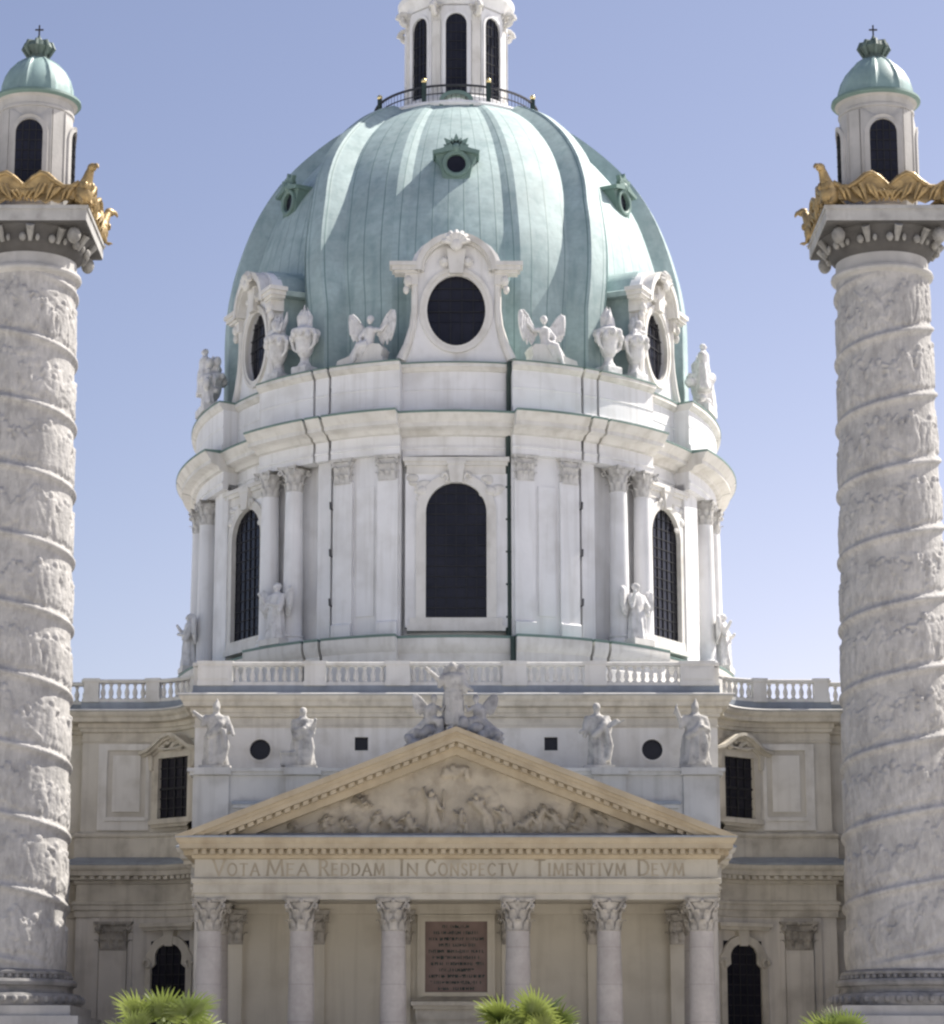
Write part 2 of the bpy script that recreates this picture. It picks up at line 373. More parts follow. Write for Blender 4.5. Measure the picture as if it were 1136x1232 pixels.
# ---- capitals (shared): corinthian, bell + two tiers of leaves + volutes + abacus; unit half width 1 at neck, height 2.6
def capital(flat=False, depth=.4):
    mb = MB(); H = 2.5; rnd = random.Random(3)
    bell = [(1.0, 0), (1.06, .06), (1.0, .14), (.98, .8), (1.02, 1.5), (1.2, 2.05), (1.32, 2.18)]
    if flat:
        for (r0, z0), (r1, z1) in zip(bell[:-1], bell[1:]):
            mb.add([(-r0, -depth * r0, z0), (r0, -depth * r0, z0), (r0, depth, z0), (-r0, depth, z0), (-r1, -depth * r1, z1), (r1, -depth * r1, z1), (r1, depth, z1), (-r1, depth, z1)],
                   [(0, 1, 5, 4), (1, 2, 6, 5), (3, 0, 4, 7)])
    else: mb.lathe(bell, 20)
    def leaf(x, y, dx, dy, z, w, h, curl):
        tx, ty = -dy, dx
        pr = [(0, 0, 1.0), (.06, .35, 1.1), (.10, .7, .95), (.24 * curl + .08, .95, .7), (.34 * curl + .1, .93, .4), (.33 * curl + .1, .82, .25)]
        vs = []
        for o, t, ww in pr:
            for sx in (-1, -.45, 0, .45, 1):
                oo = o + (.05 if sx == 0 else (.02 if abs(sx) < .5 else -.04))
                vs.append((x + dx * oo + tx * sx * ww * w, y + dy * oo + ty * sx * ww * w, z + t * h))
        fs = [(j * 5 + k, j * 5 + k + 1, (j + 1) * 5 + k + 1, (j + 1) * 5 + k) for j in range(5) for k in range(4)]
        mb.add(vs, fs)
    if flat:
        for z, n, w, h, off in ((.12, 3, .3, .85, 0), (.75, 4, .28, .95, 0)):
            for i in range(n):
                x = (-1 + (2 * i + 1) / n) * 1.0; leaf(x, -depth - .02, 0, -1, z, w, h, 1)
            for sx in (-1, 1): leaf(sx * 1.0, -depth * .4, sx, 0, z, w * .7, h, 1)
    else:
        for z, h, off in ((.1, .85, 0), (.7, 1.0, .5)):
            for i in range(8):
                a = 2 * PI * (i + off) / 8; leaf(math.cos(a), math.sin(a), math.cos(a), math.sin(a), z, .3, h, 1)
    # volutes
    for sx in (-1, 1):
        for sy in ((-1, 1) if not flat else (-1,)):
            cx_, cy_ = sx * 1.22, sy * (1.22 if not flat else depth * 1.5)
            pts = []
            for i in range(11):
                a = PI * .5 + i * .62; rr = .32 * (1 - i / 13)
                pts.append((cx_ + sx * rr * math.cos(a) * .72, cy_ + (sy * rr * math.cos(a) * .72 if not flat else 0), 1.95 + rr * math.sin(a)))
            mb.tube(pts, .11, 6)
            mb.tube([(sx * .45, sy * (.9 if not flat else depth), 1.35), (sx * .8, sy * (1.0 if not flat else depth * 1.2), 1.75), pts[0]], [.08, .09, .11], 6)
    # abacus with a flower
    if flat:
        mb.box(-1.42, 1.42, -depth * 1.75, depth, 2.22, 2.36); mb.box(-1.5, 1.5, -depth * 1.95, depth, 2.36, 2.5)
        mb.ell((0, -depth * 1.8, 2.3), (.2, .14, .2), 8, 6)
    else:
        for e, z0, z1 in ((0, 2.22, 2.36), (.08, 2.36, 2.5)):
            pl = []
            for q in range(4):
                c, s_ = math.cos(q * PI / 2), math.sin(q * PI / 2)
                for x, y in ((-1.42 - e, -1.3 - e), (-.8, -1.17 - e), (0, -1.1 - e), (.8, -1.17 - e), (1.42 + e, -1.3 - e)):
                    pl.append((x * c - y * s_, x * s_ + y * c))
            n = len(pl)
            mb.add([(x, y, z0) for x, y in pl] + [(x, y, z1) for x, y in pl], [tuple(range(n))[::-1], tuple(n + i for i in range(n))] + [(i, (i + 1) % n, n + (i + 1) % n, n + i) for i in range(n)])
        for q in range(4):
            a = q * PI / 2; mb.ell((1.16 * math.cos(a), 1.16 * math.sin(a), 2.3), .2, 8, 6)
    return mb
def scaled(mb, sx, sy, sz):
    o = MB(); o.v = [(x * sx, y * sy, z * sz) for x, y, z in mb.v]; o.f = list(mb.f); return o
CAP_R, CAP_F = capital(False), capital(True, .4)

# drum columns (two by two beside each diagonal window) and pilasters
def column_mb(r, h, n=20):
    mb = MB(); b = r * 1.3
    mb.box(-b, b, -b, b, 0, r * .35)
    pr = [(b * .98, r * .35), (b, r * .5), (b * .98, r * .65), (r * 1.08, r * .72), (r * 1.05, r * .85), (r * 1.18, r * .95), (r * 1.18, r * 1.08), (r * 1.03, r * 1.15)]
    for i in range(9):
        t = i / 8; pr.append((r * (1 - .13 * t ** 1.6), r * 1.2 + (h - r * 1.2) * t))
    mb.lathe(pr, n); return mb
DC_H = 32.62 - 24.4
dc_mesh = column_mb(.52, DC_H).mesh('drum_column')
dcap_mesh = scaled(CAP_R, .45, .45, .54).mesh('capital', True, 60)
for s in (-1, 1):
    for d in (35, 41.6, 68.5, 76.5, 180 - 35, 180 - 41.6, 180 - 68.5, 180 - 76.5):
        o = part('drum_column', dc_mesh, 'white', church, dpos(s * d, 14.58, 24.4), nang(R(s * d)))
        part('capital', dcap_mesh, 'cap_stone', o, (0, 0, DC_H))
dpc_mesh = scaled(CAP_F, .46, .46, .54).mesh('capital', True, 60)
def dpil(d, hw):
    mb = MB(); sector(mb, d - hw, d + hw, [(14.4, 24.4), (14.82, 24.4), (14.82, 25.2), (14.68, 25.3), (14.68, 32.7), (14.4, 32.7)], 3)
    o = part('drum_pilaster', mb, 'white', church)
    x, y, z = dpos(d, 14.56, 32.62); part('capital', dpc_mesh, 'cap_stone', o, (x, y, z), nang(R(d)))
for s in (-1, 1):
    for d in (13.7, 23.2, 86, 166.3, 156.8): dpil(s * d, 2.1)
    mb = MB(); sector(mb, s * 16.6, s * 20.3, [(14.4, 25.6), (14.56, 25.6), (14.56, 32.4), (14.4, 32.4)][::1 if s > 0 else -1], 3); part('wall_panel', mb, 'white', church)

# ---- windows of the drum
def bars(mb, hw, z0, z1, nx, nz, y, t=.05, shape=None):
    for i in range(1, nx):
        x = -hw + 2 * hw * i / nx; top = shape(x) if shape else z1
        mb.box(x - t / 2, x + t / 2, y - .03, y + .03, z0, top)
    for j in range(1, nz):
        z = z0 + (z1 - z0) * j / nz; w = hw
        if shape:
            while w > .05 and shape(w) < z: w -= .04
        mb.box(-w, w, y - .022, y + .022, z - t / 2, z + t / 2)
def drum_window(th):
    fr = dfr(R(th), RW, 0); hw, z0, zs = 1.56, 25.45, 30.98
    wx = 2.62 if th in (0, 180) else 2.3; o2 = [(-wx, 24.95), (wx, 24.95), (wx, 33.0), (-wx, 33.0)]
    mb = MB(); mb.plate(o2, [arch(hw + .12, z0, zs)], -.34, .25, fr)
    w = part('window', mb, 'white', church)
    mb = MB()                                        # inner archivolt, sill, hood, keystone
    outl = arch(hw + .5, z0, zs, 20); mb.plate(outl, [arch(hw, z0 + .005, zs, 20)], -.47, -.2, fr)
    mb.box(-wx + .1, wx - .1, -.55, .1, 24.75, 25.02, fr); mb.box(-wx + .25, wx - .25, -.5, .1, 25.02, 25.44, fr)
    mb.box(-wx - .13, wx + .13, -.62, .1, 33.62, 33.84, fr); mb.box(-wx - .04, wx + .04, -.52, .1, 33.42, 33.62, fr); mb.box(-wx + .07, wx - .07, -.4, .1, 33.0, 33.42, fr)
    part('frame', mb, 'white_trim', w)
    mb = MB(); mb.plate([(-.3, 32.5), (.3, 32.5), (.45, 33.45), (-.45, 33.45)], [], -.66, -.3, fr); mb.box(-.5, .5, -.7, -.3, 33.45, 33.66, fr)
    part('keystone', mb, 'white_trim', w)
    rr = random.Random(int(th))
    for s in (-1, 1):                                # carved scrolls and cloud in the spandrels
        mb = MB()
        pts = [(s * (.55 + .2 * math.cos(a) * (1 - a / 9)), -.5, 32.75 + .3 * math.sin(a) * (1 - a / 9)) for a in [i * .6 for i in range(9)]]
        mb.tube([tuple(fr @ Vector(p)) for p in pts], .09, 6)
        for i in range(9):
            mb.ell((s * (1.35 + rr.random() * 1.0), -.36, 31.6 + rr.random() * 1.2), (.2 + rr.random() * .16, .1, .12 + rr.random() * .12), 8, 6, fr)
        mb.ell((s * 1.75, -.4, 32.1), (.3, .16, .26), 10, 7, fr)
        part('spandrel_carving', mb, 'white_trim', w)
    mb = MB(); mb.plate(arch(hw + .1, z0 - .05, zs), [], -.16, -.1, fr); part('pane', mb, 'glass', w, smooth=False)
    mb = MB(); bars(mb, hw, z0, zs + hw, 6, 13, 0, .045, lambda x: zs + math.sqrt(max(hw * hw - x * x, 0)))
    mb.v = [tuple(fr @ Vector((x, y - .19, z))) for x, y, z in mb.v]; part('glazing_bars', mb, 'bar', w, smooth=False)
for th in (0, 50.5, -50.5, 129.5, -129.5, 180): drum_window(th)

# rainwater pipe on the drum and iron brackets
mb = MB()
a = 10.7
mb.tube([dpos(a, 14.62, 38.95), dpos(a, 14.62, 38.5), dpos(a, 14.45, 38.2), dpos(a, 14.45, 36.1)], .14, 8)
mb.tube([dpos(a, 14.3, 35.1), dpos(a, 14.3, 33.9), dpos(a - .1, 14.3, 33.4), dpos(a - .1, 14.3, 24.4)], .15, 8)
mb.tube([dpos(a, 15.28, 24.3), dpos(a, 15.28, 20)], .16, 8)
for z in (25.5, 27.2, 28.9, 30.6, 32.3): mb.lathe([(.2, z - .05), (.2, z + .05)], 8, Matrix.Translation(dpos(a - .1, 14.3, 0)))
part('rainwater_pipe', mb, 'copper_dark', church)
for s in (-1, 1):
    mb = MB()
    for z in (26.3, 28.9, 31.4, 34.7, 37.5): mb.tube([dpos(s * 25.7, 14.4, z), dpos(s * 25.7, 14.75, z), dpos(s * 25.7, 14.78, z + .35)], .055, 6)
    part('wall_hooks', mb, 'iron', church)

# ---- copper dome
PROF = [(12.55, 38.9), (12.5, 39.6), (12.48, 41.5), (12.48, 43.2), (12.42, 45.2), (12.05, 47.5), (11.2, 50.3), (10.2, 52.4), (8.75, 54.5), (7.1, 56.3), (5.95, 57.3), (5.2, 57.85), (4.8, 58.2)]
def prof_at(t):
    # catmull-rom over index
    x = t * (len(PROF) - 1); i = min(int(x), len(PROF) - 2); u = x - i
    p = [PROF[max(0, min(len(PROF) - 1, k))] for k in (i - 1, i, i + 1, i + 2)]
    return tuple(.5 * (2 * p[1][c] + (p[2][c] - p[0][c]) * u + (2 * p[0][c] - 5 * p[1][c] + 4 * p[2][c] - p[3][c]) * u * u + (3 * p[1][c] - p[0][c] - 3 * p[2][c] + p[3][c]) * u ** 3) for c in (0, 1))
LV = [(0, 0), (12.0, 0), (15.2, .26), (26.6, .26), (30.2, 1.15), (34.4, 1.15), (34.7, .85), (35.2, .85), (35.5, .98), (37.4, .12), (65.5, .12), (68.6, 1.05), (74, 1.05), (77, .26), (90, .24)]
GW = [(0, 0), (14, .14), (29.5, 1), (50.5, 1), (70, .35), (90, 0)]
SW = [(38, 0), (43, .5), (49.5, 4), (53, 7.6), (55.5, 10.8), (59, 15)]
def lerp_t(T, x):
    for (a, p), (b, q) in zip(T[:-1], T[1:]):
        if x <= b: return p + (q - p) * max(0, x - a) / (b - a)
    return T[-1][1]
def warp(t, z):                          # ribs and seams drift sideways from the oval foot to the round lantern
    a = abs(t); a = a if a <= 90 else 180 - a
    d = lerp_t(GW, a) * lerp_t(SW, z); sg = 1 if t >= 0 else -1
    return t + sg * (d if abs(t) <= 90 else -d)
def bz(z): return EB_ - .24 * max(0, min(1, (z - 39) / 20)) ** 1.4
def level(t):
    t = abs(t); t = t if t <= 90 else 180 - t
    for (a, x), (b, y) in zip(LV[:-1], LV[1:]):
        if a <= t <= b: return x + (y - x) * (t - a) / (b - a)
    return .22
angs = set()
half = []
seams = [2.3 * (i + .5) for i in range(39)]
for i in range(23):
    c = 3.95 * (i + .5)
    if c > 89.7: continue
    for dd, hh in ((-1.2, 0), (-.5, 0), (-.15, 0), (-.10, .004), (.10, .004), (.15, 0), (.5, 0), (1.2, 0), (1.97, 0)): half.append((c + dd, hh))
for a, _ in LV[1:-1]: half.append((a, 0))
half = sorted((a, h) for a, h in half if 0 < a < 90)
quarter = [(0.0, 0)] + half + [(90.0, 0)]
hf = quarter + [(180 - a, h) for a, h in reversed(quarter[:-1])]
allth = hf + [(-a, h) for a, h in reversed(hf[1:-1])]
NZ = 46
mb = MB(); vs = []; fs = []; m = NZ + 1
for t, h in allth:
    lv = level(t)
    for j in range(m):
        u = j / NZ; r, z = prof_at(u)
        k = 1 if u < .6 else max(.25, 1 - (u - .6) * 1.45)
        foot = 1 if u > .06 else .75
        wob = .018 * noise.noise(Vector((t * .23, z * .7, 3)))
        e = lv * k * foot + h * (.4 + .6 * k) + wob
        # push along the surface normal
        r2, z2 = prof_at(min(u + .01, 1)); r1, z1 = prof_at(max(u - .01, 0)); tx, tz = r2 - r1, z2 - z1; l = math.hypot(tx, tz)
        zz = z - e * tx / l; vs.append(dpos(warp(t, z), r + e * tz / l, zz, bz(z)))
n = len(allth)
for i in range(n):
    j = (i + 1) % n
    for k in range(m - 1): fs.append((i * m + k, j * m + k, j * m + k + 1, i * m + k + 1))
mb.add(vs, fs)
dme = mb.mesh('dome', True, 15); dme.materials.append(M['copper']); dme.materials.append(M['seam'])
sm = [allth[i][1] > 0 and allth[(i + 1) % n][1] > 0 for i in range(n)]
dme.polygons.foreach_set('material_index', [1 if sm[p // (m - 1)] else 0 for p in range(len(dme.polygons))])
dome = part('dome', dme, 'copper', church)
# feet of the ribs: dark rolled ends standing on the attic
mb = MB()
for s in (-1, 1):
    for d in (31.2, 70.6, 109.4, 148.8): sector(mb, s * d - 3.2, s * d + 3.2, [(12.2, 38.95), (13.1, 38.95), (13.55, 39.2), (13.55, 39.55), (13.1, 39.75), (12.2, 39.7)], 4)
part('rib_foot', mb, 'copper_trim', dome)

# ---- round lucarnes high on the dome
def lucarne(th):
    fr = dfr(R(warp(th, 51.5)), 10.95, 51.45, bz(51.5)) if abs(th) not in (0, 180) else dfr(R(th), 10.85, 51.8, bz(51.8))
    mb = MB()
    mb.plate([(-.75, -.75), (-.35, -.95), (.35, -.95), (.75, -.75), (.92, .1), (1.12, .45), (1.15, .72), (.62, .62), (.35, .95), (-.35, .95), (-.62, .62), (-1.15, .72), (-1.12, .45), (-.92, .1)], [oval(0, 0, .52, .52, 22)], -.25, 1.6, fr)
    mb.lathe([(.53, 0), (.53, .1), (.6, .16), (.74, .16), (.8, .08), (.8, 0)], 24, fr @ Matrix.Translation((0, -.25, 0)) @ Matrix.Rotation(PI / 2, 4, 'X'), False)
    for s in (-1, 1): mb.plate([(s * .15, .72), (s * 1.25, .5), (s * 1.3, .7), (s * .75, .85), (s * .25, 1.12)][::s], [], -.5, 1.4, fr)
    l = part('lucarne', mb, 'copper_trim', dome)
    mb = MB()                                       # crown of leaves on top
    for i in range(7):
        a = R(-66 + 22 * i); L_ = .95 if i % 2 == 1 else .75
        mb.plate([(-.1, 0), (.1, 0), (.16, L_ * .6), (0, L_), (-.16, L_ * .6)], [], -.4, -.15, fr @ Matrix.Translation((0, 0, .78)) @ Matrix.Rotation(a, 4, 'Y'))
    mb.ell((0, -.3, .9), (.3, .25, .3), 10, 7, fr); part('crown', mb, 'copper_trim', l)
    mb = MB(); mb.plate(oval(0, 0, .56, .56), [], -.16, -.1, fr); part('pane', mb, 'glass', l, smooth=False)
for th in (0, 50.5, -50.5, 129.5, -129.5, 180): lucarne(th)

# ---- oval dormer windows standing on the attic
def dormer(th):
    fr = dfr(R(th), 14.05, 41.82) if th in (0, 180) else dfr(R(th), 13.9, 41.72) @ Matrix.Rotation(math.copysign(R(8), th) * (1 if abs(th) < 90 else -1), 4, 'Z'); k, q = .0437, .0451
    P = lambda a, b: (a * k, b * q)
    side = [(67, -63), (66, -57), (60, -42), (55, -22), (53, 0), (54, 24), (55, 45), (54, 58), (50, 68), (42, 78), (30, 86), (15, 91), (0, 92)]
    outl = [P(a, b) for a, b in side] + [P(-a, b) for a, b in reversed(side[:-1])]
    mb = MB(); mb.plate(outl, [oval(0, 0, 1.58, 1.96, 36)], 0, .6, fr)
    d = part('dormer', mb, 'white', dome)
    mb = MB()                                        # moulded oval rim, side scrolls, capitals, curved cornice
    for a, b, y0, y1 in ((1.53, 1.92, -.10, .1), (1.72, 2.12, -.16, .05)):
        mb.plate(oval(0, 0, a + .2, b + .2, 40), [oval(0, 0, a, b, 40)], y0, y1, fr)
    for s in (-1, 1):
        pts = [P(s * a, b) for a, b in [(66, -60), (58, -42), (52, -20), (50, 0), (50, 22), (51, 36)]]
        mb.tube([tuple(fr @ Vector((x, -.04, z))) for x, z in pts], [.28, .24, .2, .18, .18, .2], 8)
        mb.box(s * 54 * k - .34, s * 54 * k + .34, -.3, .5, 30 * q, 44 * q, fr)
        mb.ell((s * 58 * k, -.25, 34 * q), (.22, .22, .3), 10, 8, fr); mb.ell((s * 60 * k, -.2, 24 * q), (.16, .18, .26), 10, 8, fr)
        x0, x1 = sorted((s * 46 * k, s * 77 * k)); mb.box(x0, x1, -.55, .35, 46 * q, 51 * q, fr)
        x0, x1 = sorted((s * 46 * k, s * 74 * k)); mb.box(x0, x1, -.42, .35, 43 * q, 46 * q, fr)
        x0, x1 = sorted((s * 46 * k, s * 80 * k)); mb.box(x0, x1, -.64, .4, 51 * q, 56 * q, fr)
    for ro, ri, y0 in ((49, 42, -.62), (43, 39, -.46)):
        zc = 46; po = []; pi_ = []
        for i in range(25):
            t = PI * i / 24; po.append(P(ro * 1.0 * math.cos(t), zc + ro * .93 * math.sin(t))); pi_.append(P(ri * math.cos(t), zc + ri * .9 * math.sin(t)))
        mb.plate(po + pi_[::-1], [], y0, .4, fr)
    mb.plate([(-.35, 1.95), (.35, 1.95), (.5, 3.3), (-.5, 3.3)], [], -.4, 0, fr)
    for s in (-1, 1): mb.lathe([(.2, 0), (.28, .15), (.12, .3)], 12, fr @ Matrix.Translation((s * .62, -.1, 2.62)) @ Matrix.Rotation(PI / 2, 4, 'X'))
    part('frame', mb, 'white_trim', d)
    mb = MB()                                        # scallop shell
    for i in range(7):
        a = R(-78 + 26 * i); mb.tube([tuple(fr @ Vector((.12 * math.sin(a), -.66, 3.45 + .1 * math.cos(a)))), tuple(fr @ Vector((.55 * math.sin(a), -.72, 3.5 + .5 * math.cos(a)))), tuple(fr @ Vector((.72 * math.sin(a), -.6, 3.5 + .68 * math.cos(a))))], [.09, .16, .12], 8)
    mb.ell((0, -.66, 3.42), (.34, .2, .34), 10, 8, fr)
    part('shell', mb, 'white_trim', d)
    mb = MB(); mb.plate(oval(0, 0, 1.6, 1.98), [], .3, .36, fr); part('pane', mb, 'glass', d, smooth=False)
    mb = MB(); bars(mb, 1.5, -1.9, 1.9, 5, 6, 0, .04, lambda x: 1.9 * math.sqrt(max(1 - (x / 1.55) ** 2, 0)))
    mb.v = [tuple(fr @ Vector((x, y + .24, max(z, -1.93 * math.sqrt(max(1 - (x / 1.57) ** 2, 0)))))) for x, y, z in mb.v]; part('glazing_bars', mb, 'bar', d, smooth=False)
    # copper roof of the dormer running back into the dome
    ro = [P(a, b) for a, b in [(60, -60), (52, -30), (50, 0), (50, 50), (64, 50), (66, 56), (50, 62), (44, 76), (30, 89), (15, 94), (0, 95)]]
    ro = ro + [(-x, z) for x, z in reversed(ro[:-1])]
    mb = MB(); mb.plate(ro, [], .42, 3.2, fr); part('dormer_roof', mb, 'copper_trim' if False else 'copper', d)
for th in (0, 50.5, -50.5, 129.5, -129.5, 180): dormer(th)

# ---- lantern on the dome
mb = MB(); fr0 = Matrix.Translation((0, CYD, 0))
LZ = lambda b: setattr(b, 'v', [(x * 1.045, (y - CYD) * 1.045 + CYD, (z - 57.35) * 1.1 + 58.1) for x, y, z in b.v]) or b
lpart = lambda nm, b, m_, p_, **k: part(nm, LZ(b), m_, p_, **k)
mb.lathe([(4.9, 57.35), (5.0, 57.5), (4.95, 57.62), (3.4, 57.75), (3.4, 58.45), (3.25, 58.55), (2.75, 58.55), (2.72, 63.9)], 48, fr0, False)
mb.lathe([(2.72, 63.85), (2.95, 63.9), (3.05, 64.2), (3.35, 64.45), (3.4, 64.75), (2.9, 64.9), (2.6, 65.2), (2.6, 66.4), (2.9, 66.6), (2.7, 66.75)], 48, fr0, False)
lantern = lpart('lantern', mb, 'white', church)
lcap = scaled(CAP_F, .3, .4, .36)
for i in range(8):
    th = 45 * i; fr = rfr(R(th), 2.7); hw, z0, zs = .60, 58.6, 62.75
    mb = MB(); mb.plate(rect(-.86, .86, 58.56, 63.8), [arch(hw, z0, zs)], -.2, .25, fr)
    mb.plate(arch(hw + .15, z0, zs, 16), [arch(hw, z0 + .004, zs, 16)], -.28, -.1, fr)
    w = lpart('window', mb, 'white', lantern)
    mb = MB(); mb.plate(arch(hw + .05, z0 - .03, zs), [], -.12, -.07, fr); lpart('pane', mb, 'glass', w, smooth=False)
    mb = MB(); bars(mb, hw, z0, zs + hw, 4, 9, 0, .035, lambda x: zs + math.sqrt(max(hw * hw - x * x, 0)))
    mb.v = [tuple(fr @ Vector((x, y - .14, z))) for x, y, z in mb.v]; lpart('glazing_bars', mb, 'bar', w, smooth=False)
    f2 = rfr(R(th + 22.5), 2.78)
    mb = MB(); mb.box(-.26, .26, -.2, .3, 58.56, 63.0, f2); mb.box(-.34, .34, -.3, .3, 57.7, 58.9, f2)
    p_ = lpart('lantern_pilaster', mb, 'white_trim', lantern)
    q_ = MB(); q_.v = [tuple(f2 @ Vector((x, y - .05, z + 62.95))) for x, y, z in lcap.v]; q_.f = list(lcap.f); lpart('capital', q_, 'cap_stone', p_)
    mb = MB()                                       # scroll console with curled end
    pts = [(0, -.35 - .42 * math.cos(a) * (1 - a / 12) - .1, 63.55 + .42 * math.sin(a) * (1 - a / 12)) for a in [j * .55 for j in range(14)]]
    mb.tube([tuple(f2 @ Vector(p)) for p in pts], .15, 8); lpart('console', mb, 'white_trim', lantern)
mb = MB()
for i in range(3): mb.lathe([(4.72, 57.65 + .42 * i), (4.72, 57.70 + .42 * i), (4.66, 57.70 + .42 * i), (4.66, 57.65 + .42 * i), (4.72, 57.65 + .42 * i)], 64, fr0, False)
for i in range(112):
    a = 2 * PI * i / 112; mb.box(-.014, .014, -.014, .014, 57.6, 58.52, Matrix.Translation((4.69 * math.sin(a), CYD - 4.69 * math.cos(a), 0)))
mb.lathe([(4.76, 58.5), (4.76, 58.58), (4.62, 58.58), (4.62, 58.5), (4.76, 58.5)], 64, fr0, False)
rail = lpart('gallery_railing', mb, 'iron', lantern, smooth=False)
for i in range(8):
    p = tuple(rfr(R(22.5 + 45 * i), 4.72) @ Vector((0, 0, 0)))
    mb = MB(); mb.box(-.13, .13, -.13, .13, 57.4, 58.75, Matrix.Translation(p)); po = lpart('railing_post', mb, 'copper_dark', lantern)
    mb = MB(); mb.ell((p[0], p[1], 58.88), .155, 14, 10); lpart('gilded_ball', mb, 'ball', po)
mb = MB(); fr = rfr(0, 4.75)
mb.plate(arch(.95, 57.3, 57.65, 14, .55), [arch(.72, 57.3, 57.6, 14, .42)], -.1, .6, fr); lpart('gallery_hatch', mb, 'copper_trim', lantern)
mb = MB(); mb.lathe([(2.8, 66.7), (2.7, 67.6), (2.2, 68.9), (1.3, 69.9), (.6, 70.5), (.45, 71.2), (.7, 71.6), (.45, 72.1), (.1, 72.2)], 32, fr0); lpart('lantern_roof', mb, 'copper', lantern)
mb = MB(); mb.box(-.07, .07, -.07, .07, 72.1, 74.6, fr0); mb.box(-.6, .6, -.06, .06, 73.5, 73.64, fr0); lpart('cross', mb, 'gold', lantern)

# ================================================================== church body: one wall line swept from wing to wing
AR = 3.25
def body_path(off_break=True):
    L_ = [(-40, 10.3), (-18.25, 10.3), (-18.25, 9.4), (-15.5, 9.4)]
    arc = [(-15.5 + AR * math.cos(a), 6.15 + AR * math.sin(a)) for a in [PI / 2 * (1 - i / 14) for i in range(15)]]
    P = L_[:3] + arc + [(-12.25, 4.0)]
    return P + [(-x, y) for x, y in reversed(P)]
BP = body_path()
def arcp(s, deg):   # point on the concave corner of side s; frame faces out of the wall
    a = R(deg); x = -15.5 + AR * math.cos(a); y = 6.15 + AR * math.sin(a)
    nx, ny = -math.cos(a), -math.sin(a)              # outward = towards the arc centre
    ang = math.atan2(nx, -ny)                        # rotation of local -y
    if s > 0: x, ang = -x, -ang
    return Matrix.Translation((x, y, 0)) @ Matrix.Rotation(ang, 4, 'Z')
# upper wall: two runs for the wings, a holed plate for the middle block
i0 = BP.index((-12.25, 4.0)); i1 = len(BP) - 1 - i0
wall = [(0, 12.0), (0, 19.1)]
for run in (BP[:i0 + 1], BP[i1:]):
    mb = MB(); mb.sweep(run, wall); part('wing_wall', mb, 'cream', church)
mb = MB(); mb.plate(rect(-12.25, 12.25, 12, 19.1), [oval(-9.18, 17.46, .5, .5, 24), oval(9.18, 17.46, .5, .5, 24), rect(-4.76, -4.12, 17.41, 18.06), rect(4.12, 4.76, 17.41, 18.06)], 4.0, 4.5)
part('upper_wall', mb, 'white_trim', church)
for x, z, sh in ((-9.18, 17.46, 'r'), (9.18, 17.46, 'r'), (-4.44, 17.735, 's'), (4.44, 17.735, 's')):
    mb = MB(); mb.plate(oval(x, z, .5, .5, 24) if sh == 'r' else rect(x - .34, x + .34, z - .34, z + .34), [], 4.34, 4.42)
    w = part('window', mb, 'glass', church, smooth=False)
    mb = MB()
    if sh == 'r': mb.plate(oval(x, z, .6, .6, 28), [oval(x, z, .49, .49, 28)], 3.96, 4.05)
    else: mb.plate(rect(x - .37, x + .37, z - .375, z + .375), [rect(x - .31, x + .31, z - .315, z + .315)], 3.985, 4.05)
    part('frame', mb, 'white_trim', w)
# string course under the entablature, main cornice, flashing
mb = MB(); mb.sweep(BP, [(-.02, 18.5), (.06, 18.5), (.06, 18.58), (.015, 18.6), (.015, 18.95), (.12, 19.0), (.14, 19.15), (.22, 19.2), (.22, 19.4), (.5, 19.46), (.55, 19.66), (.62, 19.7), (.72, 19.88), (.72, 19.95)])
part('main_cornice', mb, 'stone_trim', church)
mb = MB(); mb.sweep(BP, [(.73, 19.93), (.76, 19.94), (.76, 20.03), (.15, 20.12), (.12, 20.48), (-2.5, 20.5)])
part('cornice_flashing', mb, 'lead', church)
mb = MB(); mb.sweep(BP, [(.735, 19.96), (.775, 19.96), (.785, 20.0), (.75, 20.045)]); part('cornice_edge', mb, 'white_trim', church)
# flat roof behind
mb = MB(); mb.add([(-40, 10.2, 20.46), (-12.3, 10.2, 20.46), (-12.3, 4.4, 20.46), (12.3, 4.4, 20.46), (12.3, 10.2, 20.46), (40, 10.2, 20.46), (40, 13, 20.46), (15, 13, 20.46), (15, 44, 20.46), (-15, 44, 20.46), (-15, 13, 20.46), (-40, 13, 20.46)], [tuple(range(12))])
part('roof', mb, 'lead', church, smooth=False)
mb = MB(); mb.box(-14.8, 14.8, 13, 60, 0, 20.4); mb.box(-40, 40, 11.6, 13.2, 0, 20.4); part('nave_wall', mb, 'stone', church)

# ---- balustrade along the roof edge
bal_mesh = MB().lathe([(.13, 0), (.13, .06), (.08, .1), (.09, .16), (.125, .28), (.12, .38), (.065, .56), (.06, .64), (.1, .68), (.1, .74)], 10).mesh('baluster')
def along(path, d):
    for a, b in zip(path[:-1], path[1:]):
        a, b = Vector(a), Vector(b); l = (b - a).length
        if d <= l: return a + (b - a) * d / l, (b - a).normalized()
        d -= l
    return Vector(path[-1]), (Vector(path[-1]) - Vector(path[-2])).normalized()
def plen(path): return sum((Vector(b) - Vector(a)).length for a, b in zip(path[:-1], path[1:]))
def off_path(path, o):
    P = [Vector(p) for p in path]; out = []
    for i, p in enumerate(P):
        d0 = (P[i] - P[i - 1]).normalized() if i else (P[1] - P[0]).normalized(); d1 = (P[i + 1] - P[i]).normalized() if i < len(P) - 1 else d0
        n0 = Vector((d0.y, -d0.x)); n1 = Vector((d1.y, -d1.x)); b = n0 + n1; b = b / max(b.dot(n0), .3); out.append(tuple(p + b * o))
    return out
